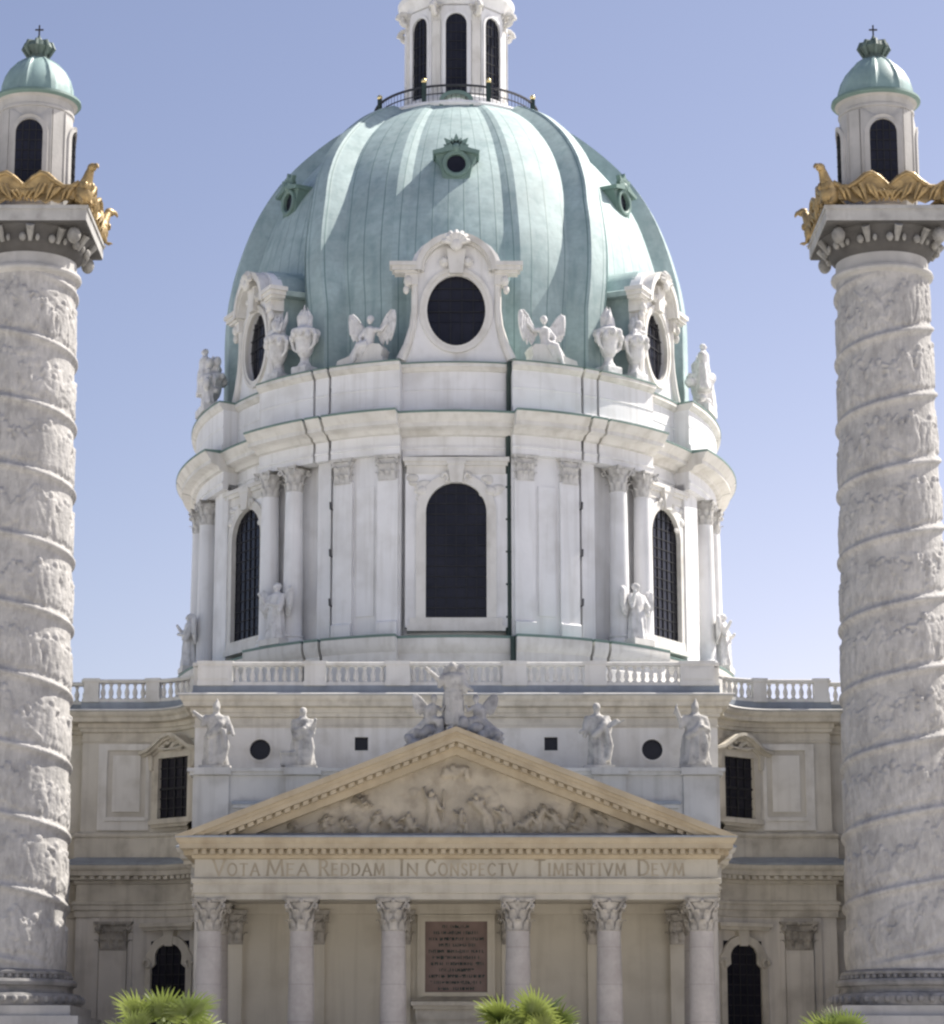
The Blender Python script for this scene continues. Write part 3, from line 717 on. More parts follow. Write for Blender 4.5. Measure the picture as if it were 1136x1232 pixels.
def balustrade(path, peds, z=20.48, group=None, solid=()):
    """peds: list of (distance along, half width)"""
    mb = MB(); rp = [(-.2, z + .94), (.2, z + .94), (.24, z + 1.0), (.24, z + 1.08), (.2, z + 1.12), (-.2, z + 1.12), (-.24, z + 1.08), (-.24, z + 1.0)]
    mb.sweep(path, rp, True)
    mb.sweep(path, [(-.2, z), (.2, z), (.2, z + .16), (-.2, z + .16)], True)
    b = part('balustrade', mb, 'white_trim', church)
    L_ = plen(path)
    for d, hw in peds:
        p, t = along(path, d); mx = Matrix.Translation((p.x, p.y, 0)) @ Matrix.Rotation(math.atan2(t.y, t.x), 4, 'Z')
        mb = MB(); mb.box(-hw, hw, -.26, .26, z - .02, z + 1.0, mx); mb.box(-hw - .05, hw + .05, -.31, .31, z + .985, z + 1.16, mx); mb.box(-hw - .04, hw + .04, -.3, .3, z - .01, z + .2, mx)
        if hw > .6: mb.box(-hw + .15, hw - .15, -.3, -.2, z + .3, z + .85, mx)
        part('pedestal', mb, 'white_trim', b)
    for (d0, w0), (d1, w1) in zip(peds[:-1], peds[1:]):
        a, e = d0 + w0, d1 - w1
        if e - a < .3: continue
        if (round(d0, 2), round(d1, 2)) in solid: continue
        n = max(1, int((e - a) / .36))
        for i in range(n):
            p, t = along(path, a + (e - a) * (i + .5) / n); part('baluster', bal_mesh, 'white_trim', b, (p.x, p.y, z + .16))
bp = off_path(BP, -.1)
front = [(-12.15, 4.1), (12.15, 4.1)]
X0 = 12.15
balustrade(front, [(X0 + x, w) for x, w in ((-11.35, .8), (-6.65, .5), (-2.75, .55), (2.75, .55), (6.55, .5), (11.35, .8))])
lw = bp[1:i0 + 1]; lw[0] = (-27.0, bp[0][1]); lw = [(-27.0, 10.4)] + bp[1:i0] + [(-12.15, 4.4)]
LL = plen(lw)
def dist_x(path, x):
    d = 0
    for a, b in zip(path[:-1], path[1:]):
        if (a[0] - x) * (b[0] - x) <= 0 and abs(b[0] - a[0]) > 1e-6:
            return d + abs(x - a[0]) / abs(b[0] - a[0]) * (Vector(b) - Vector(a)).length
        d += (Vector(b) - Vector(a)).length
    return d
lp = [(.3, .3), (dist_x(lw, -24), .3), (dist_x(lw, -20.5), .35), (dist_x(lw, -17.9), .36), (dist_x(lw, -14.85), .34), (dist_x(lw, -12.55), .3), (LL - .3, .3)]
balustrade(lw, lp)
rw = [(-x, y) for x, y in reversed(lw)]
balustrade(rw, [(LL - d, w) for d, w in reversed(lp)])

# ---- lower storey of the wings
LOY = 8.85
larc = [(-14.9 + AR * math.cos(a), LOY - AR + AR * math.sin(a)) for a in [PI / 2 * (1 - i / 14) for i in range(15)]]
LR = [(-40, 9.75), (-18.25, 9.75), (-18.25, LOY)] + larc + [(-11.65, -.45), (-10.4, -.45)]
LRR = [(-x, y) for x, y in reversed(LR)]
def larcp(s, deg):
    a = R(deg); x = -14.9 + AR * math.cos(a); y = LOY - AR + AR * math.sin(a); ang = math.atan2(-math.cos(a), math.sin(a))
    if s > 0: x, ang = -x, -ang
    return Matrix.Translation((x, y, 0)) @ Matrix.Rotation(ang, 4, 'Z')
for run in (LR, LRR):
    mb = MB(); mb.sweep(run, [(0, 0), (0, 12.2)]); part('lower_wall', mb, 'stone', church)
    mb = MB()
    mb.sweep(run, [(-.02, 9.98), (.08, 10.0), (.08, 10.3), (.14, 10.33), (.14, 10.55), (.2, 10.6), (.2, 10.72), (.03, 10.75), (.03, 11.55), (.12, 11.6), (.16, 11.72), (.3, 11.76), (.3, 11.88), (.62, 11.95), (.65, 12.16), (.74, 12.22), (.8, 12.36), (.8, 12.42)])
    L_ = plen(run); k = int(L_ / .42)
    for i in range(k):
        p, t = along(run, (i + .5) * L_ / k); mx = Matrix.Translation((p.x, p.y, 0)) @ Matrix.Rotation(math.atan2(t.y, t.x), 4, 'Z')
        mb.box(-.11, .11, -.56, -.2, 11.76, 11.93, mx)
    part('lower_cornice', mb, 'stone_trim', church)
    mb = MB(); mb.sweep(run, [(.8, 12.42), (.83, 12.43), (.83, 12.5), (.05, 12.85), (-1.6, 12.9)]); part('lower_flashing', mb, 'lead', church)
for run in (BP[:i0 + 1], BP[i1:]):
    mb = MB(); mb.sweep(run, [(.25, 12.6), (.25, 13.75), (.2, 13.8), (.28, 13.9), (.28, 14.02), (.1, 14.12), (-.02, 14.15)]); part('upper_plinth', mb, 'stone_trim', church)

# wing pilasters, panels and windows, both sides
wpc_mesh = scaled(CAP_F, .62, .55, .54).mesh('capital', True, 60)
for s in (-1, 1):
    yl = LOY
    mb = MB(); mb.box(s * 16.42 - .66, s * 16.42 + .66, yl - .2, yl + .1, 0, 8.5); p_ = part('wing_pilaster', mb, 'stone', church)
    part('capital', wpc_mesh, 'cap_dark', p_, (s * 16.42, yl, 8.42))
    for a, b in ((15.52, 15.72), (17.12, 17.5)):
        x0, x1 = sorted((s * a, s * b)); mb = MB(); mb.box(x0, x1, yl - .1, yl + .1, 0, 9.97); part('pilaster_strip', mb, 'stone', church)
    x0, x1 = sorted((s * 17.2, s * 14.95))
    mb = MB(); mb.plate(rect(x0 - .25 if s < 0 else x0, x1 if s < 0 else x1 + .25, 14.2, 18.4), [rect(x0 + .18, x1 - .18, 14.85, 18.1)], 9.3, 9.45)
    mb.box(x0 + .45, x1 - .45, 9.34, 9.45, 15.1, 17.85); mb.box(x0 + .1, x1 - .1, 9.22, 9.45, 14.65, 14.8)
    part('wall_panel', mb, 'white_trim', church)
    # upper window with bent hood
    fr = arcp(s, 51); hw = 1.0
    mb = MB(); mb.plate(rect(-hw - .42, hw + .42, 14.3, 18.0), [rect(-hw, hw, 14.72, 17.65)], -.42, .3, fr); mb.box(-hw - .5, hw + .5, -.54, .2, 14.45, 14.68, fr)
    w = part('window', mb, 'stone_trim', church)
    mb = MB()
    hp = [(-1.98, 18.02), (-1.8, 18.03), (-1.35, 18.14), (-.9, 18.42), (-.45, 18.7), (0, 18.8), (.45, 18.7), (.9, 18.42), (1.35, 18.14), (1.8, 18.03), (1.98, 18.02)]
    for t, y0 in ((.14, -.85), (.26, -.68), (.4, -.5)):
        mb.plate([(x, z - t) for x, z in hp] + [(x, z - t + .15) for x, z in reversed(hp)], [], y0, .4, fr)
    for q in (-1, 1): mb.plate([(q * 1.3, 17.1), (q * 1.5, 17.1), (q * 1.62, 17.85), (q * 1.3, 17.85)][::q], [], -.55, .2, fr)
    rr = random.Random(5)
    for i in range(12): mb.ell((rr.uniform(-.7, .7), -.5, rr.uniform(18.0, 18.4)), (.16, .1, .12), 8, 6, fr)
    mb.tube([tuple(fr @ Vector((-.9 + .15 * i, -.6, 18.15 - .12 * math.sin(i * PI / 12)))) for i in range(13)], .06, 6)
    part('window_hood', mb, 'stone_trim', w)
    mb = MB(); mb.plate(rect(-hw - .05, hw + .05, 14.68, 17.7), [], -.2, -.15, fr); part('pane', mb, 'glass', w, smooth=False)
    mb = MB(); bars(mb, hw, 14.72, 17.65, 4, 6, 0, .05); mb.box(-hw, hw, -.04, .04, 16.1, 16.2); mb.box(-.04, .04, -.04, .04, 14.7, 17.65)
    mb.v = [tuple(fr @ Vector((x, y - .24, z))) for x, y, z in mb.v]; part('glazing_bars', mb, 'bar', w, smooth=False)
    # lower arched window with shoulders
    fr = larcp(s, 66); hw = .84
    op = [(-hw - .12, 2.0), (hw + .12, 2.0), (hw + .12, 7.55), (hw - .12, 7.75), (hw - .1, 8.1)] + [((hw - .1) * math.cos(PI * i / 12), 8.1 + .62 * math.sin(PI * i / 12)) for i in range(1, 12)] + [(-hw + .1, 8.1), (-hw + .12, 7.75), (-hw - .12, 7.55)]
    ou = [(-hw - .45, 1.6), (hw + .45, 1.6), (hw + .45, 8.1)] + [((hw + .3) * math.cos(PI * i / 12), 8.1 + 1.0 * math.sin(PI * i / 12)) for i in range(1, 12)] + [(-hw - .45, 8.1)]
    mb = MB(); mb.plate(ou, [op], -.36, .4, fr)
    w = part('window', mb, 'stone_trim', church)
    mb = MB()
    for q in (-1, 1):
        mb.tube([tuple(fr @ Vector((q * (hw + .28 + .22 * math.cos(a) * (1 - a / 8)), -.42, 7.75 + .26 * math.sin(a) * (1 - a / 8)))) for a in [i * .6 for i in range(9)]], .09, 6)
    mb.box(-1.45, 1.45, -.68, .3, 9.5, 9.68, fr); mb.box(-1.35, 1.35, -.56, .3, 9.34, 9.5, fr)
    mb.plate([(-.2, 8.6), (.2, 8.6), (.3, 9.34), (-.3, 9.34)], [], -.4, 0, fr)
    part('window_hood', mb, 'stone_trim', w)
    mb = MB(); mb.plate(rect(-hw - .2, hw + .2, 1.9, 8.85), [], -.2, -.15, fr); part('pane', mb, 'glass', w, smooth=False)
    mb = MB(); bars(mb, hw + .1, 2, 8.7, 5, 14, 0, .045); mb.v = [tuple(fr @ Vector((x, y - .23, z))) for x, y, z in mb.v]; part('glazing_bars', mb, 'bar', w, smooth=False)

# ---- attic base behind the pediment, carrying the saints
mb = MB(); mb.box(-12.0, 12.0, 1.0, 4.3, 11.0, 15.9); mb.box(-12.15, 12.15, .85, 4.35, 15.9, 16.06); mb.box(-12.25, 12.25, .75, 4.4, 16.06, 16.22)
for s in (-1, 1):
    for x in (11.1, 7.0): mb.box(s * x - .75, s * x + .75, .9, 2, 12, 15.88); mb.box(s * x - .85, s * x + .85, .7, 2.2, 15.92, 16.235)
    mb.box(s * 9.05 - 1.1, s * 9.05 + 1.1, .78, 2, 14.4, 14.55)
part('attic_base', mb, 'grey_trim', church)
mb = MB()
for s in (-1, 1): mb.box(s * 9.05 - 1.15, s * 9.05 + 1.15, .72, 1.2, 14.55, 14.7)
part('attic_flashing', mb, 'lead', church)

# ---- portico
pc_mesh = None
PZ0, PZ1 = 2.6, 8.42
pc_mesh = column_mb(.57, PZ1 - PZ0, 28).mesh('portico_column')
pcap_mesh = scaled(CAP_R, .5, .5, .54).mesh('capital', True, 60)
ppc_mesh = scaled(CAP_F, .5, .55, .6).mesh('capital', True, 60)
YC = -6.5
for x in (-10.42, -6.52, -2.65, 2.6, 6.45, 10.36):
    o = part('portico_column', pc_mesh, 'pillar', church, (x, YC, PZ0)); part('capital', pcap_mesh, 'cap_dark', o, (0, 0, PZ1 - PZ0))
for s in (-1, 1):
    for y in (-3.4,):
        o = part('portico_column', pc_mesh, 'pillar', church, (s * 10.4, y, PZ0)); part('capital', pcap_mesh, 'cap_dark', o, (0, 0, PZ1 - PZ0))
mb = MB(); mb.box(-10.6, 10.6, -.5, 3, 0, 12.0)
pw = part('portico_wall', mb, 'tan_wall', church)
for x in (-10.0, -6.35, -2.55, 2.55, 6.35, 10.0):
    mb = MB(); mb.box(x - .52, x + .52, -.72, -.4, 2.6, 8.2); p_ = part('portico_pilaster', mb, 'tan_wall', church)
    part('capital', ppc_mesh, 'cap_dark', p_, (x, -.6, 8.18))
mb = MB(); mb.box(-10.6, 10.6, -.8, -.45, 9.7, 9.95); mb.box(-10.6, 10.6, -.74, -.45, 9.52, 9.7); mb.box(-10.6, 10.6, -6.9, -.4, 9.95, 10.05); part('portico_ceiling', mb, 'tan_wall', church)
# inscription panel with frame, and the door cornice under it
mb = MB(); mb.plate(rect(-1.72, 1.72, 5.75, 9.5), [rect(-1.4, 1.4, 6.06, 9.22)], -.72, -.45); mb.plate(rect(-1.56, 1.56, 5.92, 9.36), [rect(-1.38, 1.38, 6.1, 9.2)], -.78, -.6)
fr_ = part('panel_frame', mb, 'tan_wall', church)
mb = MB(); mb.plate(rect(-1.4, 1.4, 6.05, 9.25), [], -.62, -.52); pl_ = part('inscription_panel', mb, 'plaque', fr_)
mb = MB(); rr = random.Random(11)                   # worn, unreadable engraved lines
for i in range(11):
    z = 8.98 - .272 * i; hw = (.62, 1.0, 1.2, .85, 1.22, 1.05, 1.2, .75, 1.2, 1.15, .8)[i]; x = -hw
    while x < hw:
        w = rr.uniform(.025, .05); h = .13 + (.03 if rr.random() < .2 else 0)
        if rr.random() > .16: mb.box(x, x + w, -.632, -.61, z - h / 2, z + h / 2)
        if rr.random() > .45: mb.box(x, x + w + .05, -.632, -.61, z + rr.choice((-h / 2, 0, h / 2 - .03)), z + rr.choice((-h / 2, 0, h / 2 - .03)) + .03)
        x += w + rr.uniform(.035, .075)
part('engraving', mb, 'iron' if False else 'copper_dark', pl_, smooth=False)
mb = MB()
for hw, y, z0, z1 in ((2.0, -1.3, 5.5, 5.68), (1.9, -1.1, 5.36, 5.5), (1.8, -.9, 4.9, 5.36), (1.75, -.8, 4.6, 4.9)): mb.box(-hw, hw, y, -.48, z0, z1)
mb.add([(-1.45, -.9, 5.9), (1.45, -.9, 5.9), (2.0, -1.3, 5.69), (-2.0, -1.3, 5.69), (-1.45, -.5, 5.9), (1.45, -.5, 5.9), (2.0, -.5, 5.69), (-2.0, -.5, 5.69)], [(3, 2, 1, 0), (0, 1, 5, 4), (2, 6, 5, 1), (7, 3, 0, 4)])
door = part('door_frame', mb, 'stone_trim', church)
mb = MB(); mb.plate(rect(-1.3, 1.3, 2.6, 4.6), [], -.62, -.52); part('door', mb, 'iron', door)
# podium and steps
mb = MB(); mb.box(-11.6, 11.6, -7.4, 1, 0, 2.6)
for i in range(14): mb.box(-11.0, 11.0, -7.4 - .36 * (14 - i), -7.3, 2.6 * i / 14 + (0 if i else .01), 2.6 * (i + 1) / 14 - .012)
part('portico_steps', mb, 'pillar', church)
# entablature: front and sides
ep = [(-11.05, 3.5), (-11.05, -7.05), (11.05, -7.05), (11.05, 3.5)]
mb = MB(); mb.sweep(ep, [(-1.1, 9.72), (-.02, 9.72), (-.02, 9.97), (.04, 9.99), (.04, 10.36), (.09, 10.4), (.13, 10.5), (.13, 10.58), (0, 10.62), (0, 11.42)])
ent = part('entablature', mb, 'sand_pale', church)
mb = MB(); mb.sweep(ep, [(0, 11.4), (.1, 11.44), (.14, 11.56), (.24, 11.58), (.24, 11.6), (.24, 11.78), (.6, 11.82), (.62, 12.02), (.68, 12.06), (.76, 12.2), (.76, 12.26)])
L_ = plen(ep); run = ep; k = int(L_ / .36)
for i in range(k):
    p, t = along(run, (i + .5) * L_ / k); mx = Matrix.Translation((p.x, p.y, 0)) @ Matrix.Rotation(math.atan2(t.y, t.x), 4, 'Z')
    mb.box(-.1, .1, -.5, -.2, 11.59, 11.8, mx)
part('entablature_cornice', mb, 'sand', church)
mb = MB(); mb.sweep(ep, [(.76, 12.26), (.79, 12.27), (.79, 12.33), (.02, 12.5), (-.4, 12.52)]); part('entablature_flashing', mb, 'lead', church)

# inscription in serif capitals
GL = {
 'V': [[(0, 1), (.38, 0), (.76, 1)]], 'O': [[(.4 + .38 * math.cos(i * PI / 8), .5 + .5 * math.sin(i * PI / 8)) for i in range(17)]],
 'T': [[(0, .97), (.7, .97)], [(.35, 0), (.35, 1)]], 'A': [[(0, 0), (.38, 1), (.76, 0)], [(.16, .36), (.6, .36)]],
 'M': [[(.04, 0), (.12, 1), (.45, .1), (.78, 1), (.86, 0)]], 'E': [[(.06, 0), (.06, 1)], [(.06, .97), (.52, .97)], [(.06, .52), (.44, .52)], [(.06, .03), (.54, .03)]],
 'R': [[(.06, 0), (.06, 1)], [(.06, .97), (.35, .97), (.48, .87), (.5, .75), (.46, .6), (.34, .5), (.06, .5)], [(.28, .5), (.62, 0)]],
 'D': [[(.06, 0), (.06, 1)], [(.06, .97), (.35, .97), (.56, .83), (.66, .6), (.66, .4), (.56, .17), (.35, .03), (.06, .03)]],
 'I': [[(.12, 0), (.12, 1)]], 'N': [[(.06, 0), (.06, 1), (.7, 0), (.7, 1)]],
 'C': [[(.66, .82), (.52, .96), (.36, 1), (.18, .92), (.05, .7), (.02, .5), (.05, .3), (.18, .08), (.36, 0), (.54, .04), (.66, .18)]],
 'S': [[(.48, .84), (.36, .97), (.2, 1), (.06, .88), (.06, .7), (.2, .57), (.38, .45), (.48, .3), (.46, .12), (.3, 0), (.14, .02), (.03, .16)]],
 'P': [[(.06, 0), (.06, 1)], [(.06, .97), (.35, .97), (.5, .86), (.52, .72), (.46, .55), (.34, .47), (.06, .47)]]}
WD = {'V': .76, 'O': .8, 'T': .7, 'A': .76, 'M': .9, 'E': .56, 'R': .62, 'D': .68, 'I': .24, 'N': .76, 'C': .68, 'S': .52, 'P': .54}
def letter(mb, ch, x, z, h, yf, sw, kx=1):
    for st in [[(a * kx, b) for a, b in q] for q in GL[ch]]:
        for (a, b), (c, d) in zip(st[:-1], st[1:]):
            p, q = Vector((x + a * h, z + b * h)), Vector((x + c * h, z + d * h)); dd = (q - p); l = dd.length; dd /= l
            th = sw * (.6 + .55 * abs(dd.y)) if ch != 'O' else sw; nn = Vector((-dd.y, dd.x)) * th / 2; p = p - dd * th * .25; q = q + dd * th * .25
            mb.plate([tuple(p - nn), tuple(q - nn), tuple(q + nn), tuple(p + nn)], [], yf - .012 - random.random() * .004, yf + .02)
        for e in (st[0], st[-1]):
            if ch in 'VTAMRINPE' and (e[1] in (0, 1)) and not (ch == 'E' and e[0] > .1 * kx):
                mb.plate(rect(x + e[0] * h - sw * .95, x + e[0] * h + sw * .95, z + e[1] * h - (sw * .3 if e[1] else 0), z + e[1] * h + (0 if e[1] else sw * .3)), [], yf - .018, yf + .02)
mb = MB()
for word, x0, x1 in (('VOTA', 258, 313), ('MEA', 322, 372), ('REDDAM', 385, 463), ('IN', 481, 503), ('CONSPECTV', 513, 622), ('TIMENTIVM', 643, 752), ('DEVM', 767, 822)):
    X0_, X1_ = (x0 - 549) * .03525, (x1 - 549) * .03525
    hb, hs_ = .66, .50
    ws = [WD[c] * (hb if i == 0 else hs_) for i, c in enumerate(word)]
    kx = (X1_ - X0_ - .13 * (len(word) - 1)) / sum(ws); kx = min(kx, 1.35); ws = [w * kx for w in ws]
    gap = (X1_ - X0_ - sum(ws)) / max(len(word) - 1, 1); x = X0_
    for i, c in enumerate(word):
        letter(mb, c, x, 10.72, hb if i == 0 else hs_, -7.05, .085 if i == 0 else .07, kx); x += ws[i] + gap
part('inscription', mb, 'text', ent, smooth=False)

# pediment
PH, AP = 11.82, 16.95                                 # half width, apex
sl_ = (AP - 12.28) / PH
def rake(z_off0, z_off1, y0, y1, mb, hw=PH, cut=12.34):
    o = []
    for s in (-1, 1):
        a = [(0, AP + z_off1), (s * hw, max(AP + z_off1 - sl_ * hw, cut)), (s * hw, max(AP + z_off0 - sl_ * hw, cut - .04)), ]
        zx = (AP + z_off0 - cut) / sl_
        a += [(s * min(zx, hw), max(cut, AP + z_off0 - sl_ * min(zx, hw))), (0, AP + z_off0)]
        # drop duplicates
        b = [a[0]]
        for p in a[1:]:
            if (Vector(p) - Vector(b[-1])).length > .02: b.append(p)
        mb.plate(b[::-1] if s > 0 else b, [], y0, y1)
mb = MB()
rake(-.22, 0, -7.86, -5.5, mb); rake(-.38, -.22, -7.74, -5.5, mb); rake(-.6, -.38, -7.66, -5.5, mb, PH - .1); rake(-.8, -.6, -7.36, -5.5, mb, PH - .4); rake(-1.12, -.8, -7.2, -5.5, mb, PH - .7)
for s in (-1, 1):                                     # modillions under the rake
    for i in range(30):
        x = s * (.2 + .385 * i)
        if abs(x) > 10.6: continue
        z = AP - .62 - sl_ * abs(x); mb.plate([(x - .12, z + s * sl_ * .12 - .17), (x + .12, z - s * sl_ * .12 - .17), (x + .12, z - s * sl_ * .12), (x - .12, z + s * sl_ * .12)], [], -7.6, -7.3)
part('raking_cornice', mb, 'sand', church)
# roof of the portico behind the pediment
mb = MB(); z = AP - .02
mb.add([(0, -7.8, z), (-PH, -7.8, z - sl_ * PH), (-PH, 3.0, z - sl_ * PH), (0, 3.0, z), (PH, -7.8, z - sl_ * PH), (PH, 3.0, z - sl_ * PH)], [(0, 3, 2, 1), (0, 4, 5, 3)])
mb.v = [(x, y, zz + .035) for x, y, zz in mb.v]; part('portico_roof', mb, 'lead', church, smooth=False)

# carved figures: a height field of standing, sitting and reclining people
def stroke(H, U, V, x0, z0, x1, z1, r0, r1, d):
    lo = (min(x0, x1) - max(r0, r1), max(x0, x1) + max(r0, r1)); 
    dx, dz = x1 - x0, z1 - z0; L2 = dx * dx + dz * dz + 1e-9
    t = np.clip(((U - x0) * dx + (V - z0) * dz) / L2, 0, 1)
    dist = np.hypot(U - (x0 + t * dx), V - (z0 + t * dz)); r = r0 + (r1 - r0) * t
    q = np.clip(1 - (dist / r) ** 2, 0, 1); np.maximum(H, d * np.sqrt(q), out=H)
def relief_figure(H, U, V, x, z, h, rnd, d, pose=None):
    m = (np.abs(U - x) < h * .9) & (np.abs(V - z - h * .5) < h * .8)
    if not m.any(): return
    u, v = U[m], V[m]; k = H[m].copy(); f = rnd.choice((-1, 1)); j = lambda a: rnd.uniform(-a, a) * h
    ln = rnd.uniform(-.12, .12) * h
    pose = pose or rnd.choice('sssbkr')
    if pose == 'r': hp = (x, z + .2 * h)
    elif pose == 'k': hp = (x, z + .33 * h)
    else: hp = (x + ln * .3, z + .48 * h)
    ch = (hp[0] + ln + (f * .16 * h if pose in 'br' else 0), hp[1] + .28 * h)
    stroke(k, u, v, hp[0], hp[1], ch[0], ch[1], .12 * h, .14 * h, d)
    stroke(k, u, v, ch[0] + ln * .3, ch[1] + .16 * h, ch[0] + ln * .3, ch[1] + .19 * h, .075 * h, .075 * h, d * 1.1)
    for s in (-1, 1):
        if pose == 'r': kn = (hp[0] - f * .25 * h, hp[1] + .08 * h + j(.05)); ft = (kn[0] - f * .28 * h, z + .05 * h)
        elif pose == 'k': kn = (hp[0] + f * .2 * h, hp[1] - .02 * h + j(.04)); ft = (hp[0] + f * .18 * h + s * .07 * h, z)
        else: kn = (hp[0] + s * .07 * h + j(.06), z + .25 * h); ft = (kn[0] + j(.09), z)
        stroke(k, u, v, hp[0] + s * .04 * h, hp[1], kn[0], kn[1], .09 * h, .07 * h, d * .85); stroke(k, u, v, kn[0], kn[1], ft[0], ft[1], .07 * h, .05 * h, d * .75)
        el = (ch[0] + s * .17 * h + j(.05), ch[1] - .05 * h + j(.14)); hd = (el[0] + rnd.uniform(-.18, .18) * h + f * .05 * h, el[1] + rnd.uniform(-.2, .24) * h)
        stroke(k, u, v, ch[0] + s * .1 * h, ch[1] + .07 * h, el[0], el[1], .055 * h, .05 * h, d * .9); stroke(k, u, v, el[0], el[1], hd[0], hd[1], .05 * h, .035 * h, d * .85)
    for i in range(3):                               # drapery
        a = x + j(.16); stroke(k, u, v, a, z + .5 * h + j(.1), a + j(.14), z + .08 * h, .05 * h, .07 * h, d * .65)
    H[m] = np.maximum(H[m], k)

# tympanum
rnd = random.Random(21)
NU, NV = 300, 52; TB, TA, TW = 12.36, AP - 1.05, (AP - 1.05 - 12.36) / sl_
uu = np.linspace(-1, 1, NU + 1); vv = np.linspace(0, 1, NV + 1); UU, VV = np.meshgrid(uu, vv, indexing='ij')
Xg = UU * TW * (1 - VV * .985); Zg = TB + (TA - TB) * VV
Hg = np.zeros_like(Xg)
for x, z, h, p in ((-1.0, 12.55, 1.75, 's'), (.2, 12.5, 1.2, 'k'), (1.35, 12.5, 1.65, 'b'), (2.1, 12.5, 1.35, 'k'), (3.5, 12.5, 1.25, 'b'), (4.3, 12.5, 1.2, 'k'), (5.2, 12.6, 1.05, 'r'), (6.2, 12.5, .95, 'b'), (-2.6, 12.5, 1.0, 'r'), (-3.4, 12.5, 1.15, 'k'), (-4.6, 12.5, 1.0, 'r'), (-5.6, 12.5, .95, 'k'), (-6.8, 12.5, .7, 'r'), (7.3, 12.5, .7, 'r'), (2.9, 12.6, 1.1, 'r'), (-1.9, 12.5, 1.2, 'r'), (-4.0, 13.6, .8, 'r')):
    relief_figure(Hg, Xg, Zg, x, z, h, rnd, .32, p)
for i in range(60):                                   # clouds, and the glory at the top
    x = rnd.uniform(-7, 7); z = 12.4 + rnd.random() ** 2 * (TA - 12.6 - sl_ * abs(x)); stroke(Hg, Xg, Zg, x, z, x + rnd.uniform(-.4, .4), z + .1, .16, .22, .08)
for i in range(9): stroke(Hg, Xg, Zg, rnd.uniform(-.55, .55), 15.1 + rnd.uniform(-.25, .3), rnd.uniform(-.5, .5), 15.1 + rnd.uniform(-.25, .25), .15, .12, .2)
stroke(Hg, Xg, Zg, -.55, 13.1, -.55, 14.35, .05, .04, .16); stroke(Hg, Xg, Zg, 4.9, 13.1, 5.15, 13.9, .12, .1, .2)
nz_ = np.array([[noise.noise(Vector((a * 2.1, b * 2.1, 0))) for a, b in zip(ra, rb)] for ra, rb in zip(Xg, Zg)])
Yg = -6.75 - Hg - .04 * nz_
vs = [(float(a), float(b), float(c)) for a, b, c in zip(Xg.ravel(), Yg.ravel(), Zg.ravel())]; m = NV + 1
fs = [(i * m + k, (i + 1) * m + k, (i + 1) * m + k + 1, i * m + k + 1) for i in range(NU) for k in range(NV)]
mb = MB(); mb.add(vs, fs); tag(part('tympanum_relief', mb, 'relief', church, ang=75))

# ---- side pavilions (beyond the frame; the right one shades the foot of its column)
for s in (-1, 1):
    x0, x1 = sorted((s * 25.5, s * 38)); mb = MB()
    mb.box(x0, x1, -2.5, 13, 0, 20); mb.box(x0 - .5, x1 + .5, -3, 13.5, 20, 21)
    pv = part('pavilion', mb, 'stone', church)
    mb = MB(); cx_ = (x0 + x1) / 2; mb.add([(x0, -2.5, 21.004), (x1, -2.5, 21.004), (x1, 13, 21.004), (x0, 13, 21.004), (cx_ - 3, 3, 26.5), (cx_ + 3, 3, 26.5), (cx_ + 3, 8, 26.5), (cx_ - 3, 8, 26.5)], [(0, 1, 5, 4), (1, 2, 6, 5), (2, 3, 7, 6), (3, 0, 4, 7), (4, 5, 6, 7)])
    part('pavilion_roof', mb, 'copper', pv)

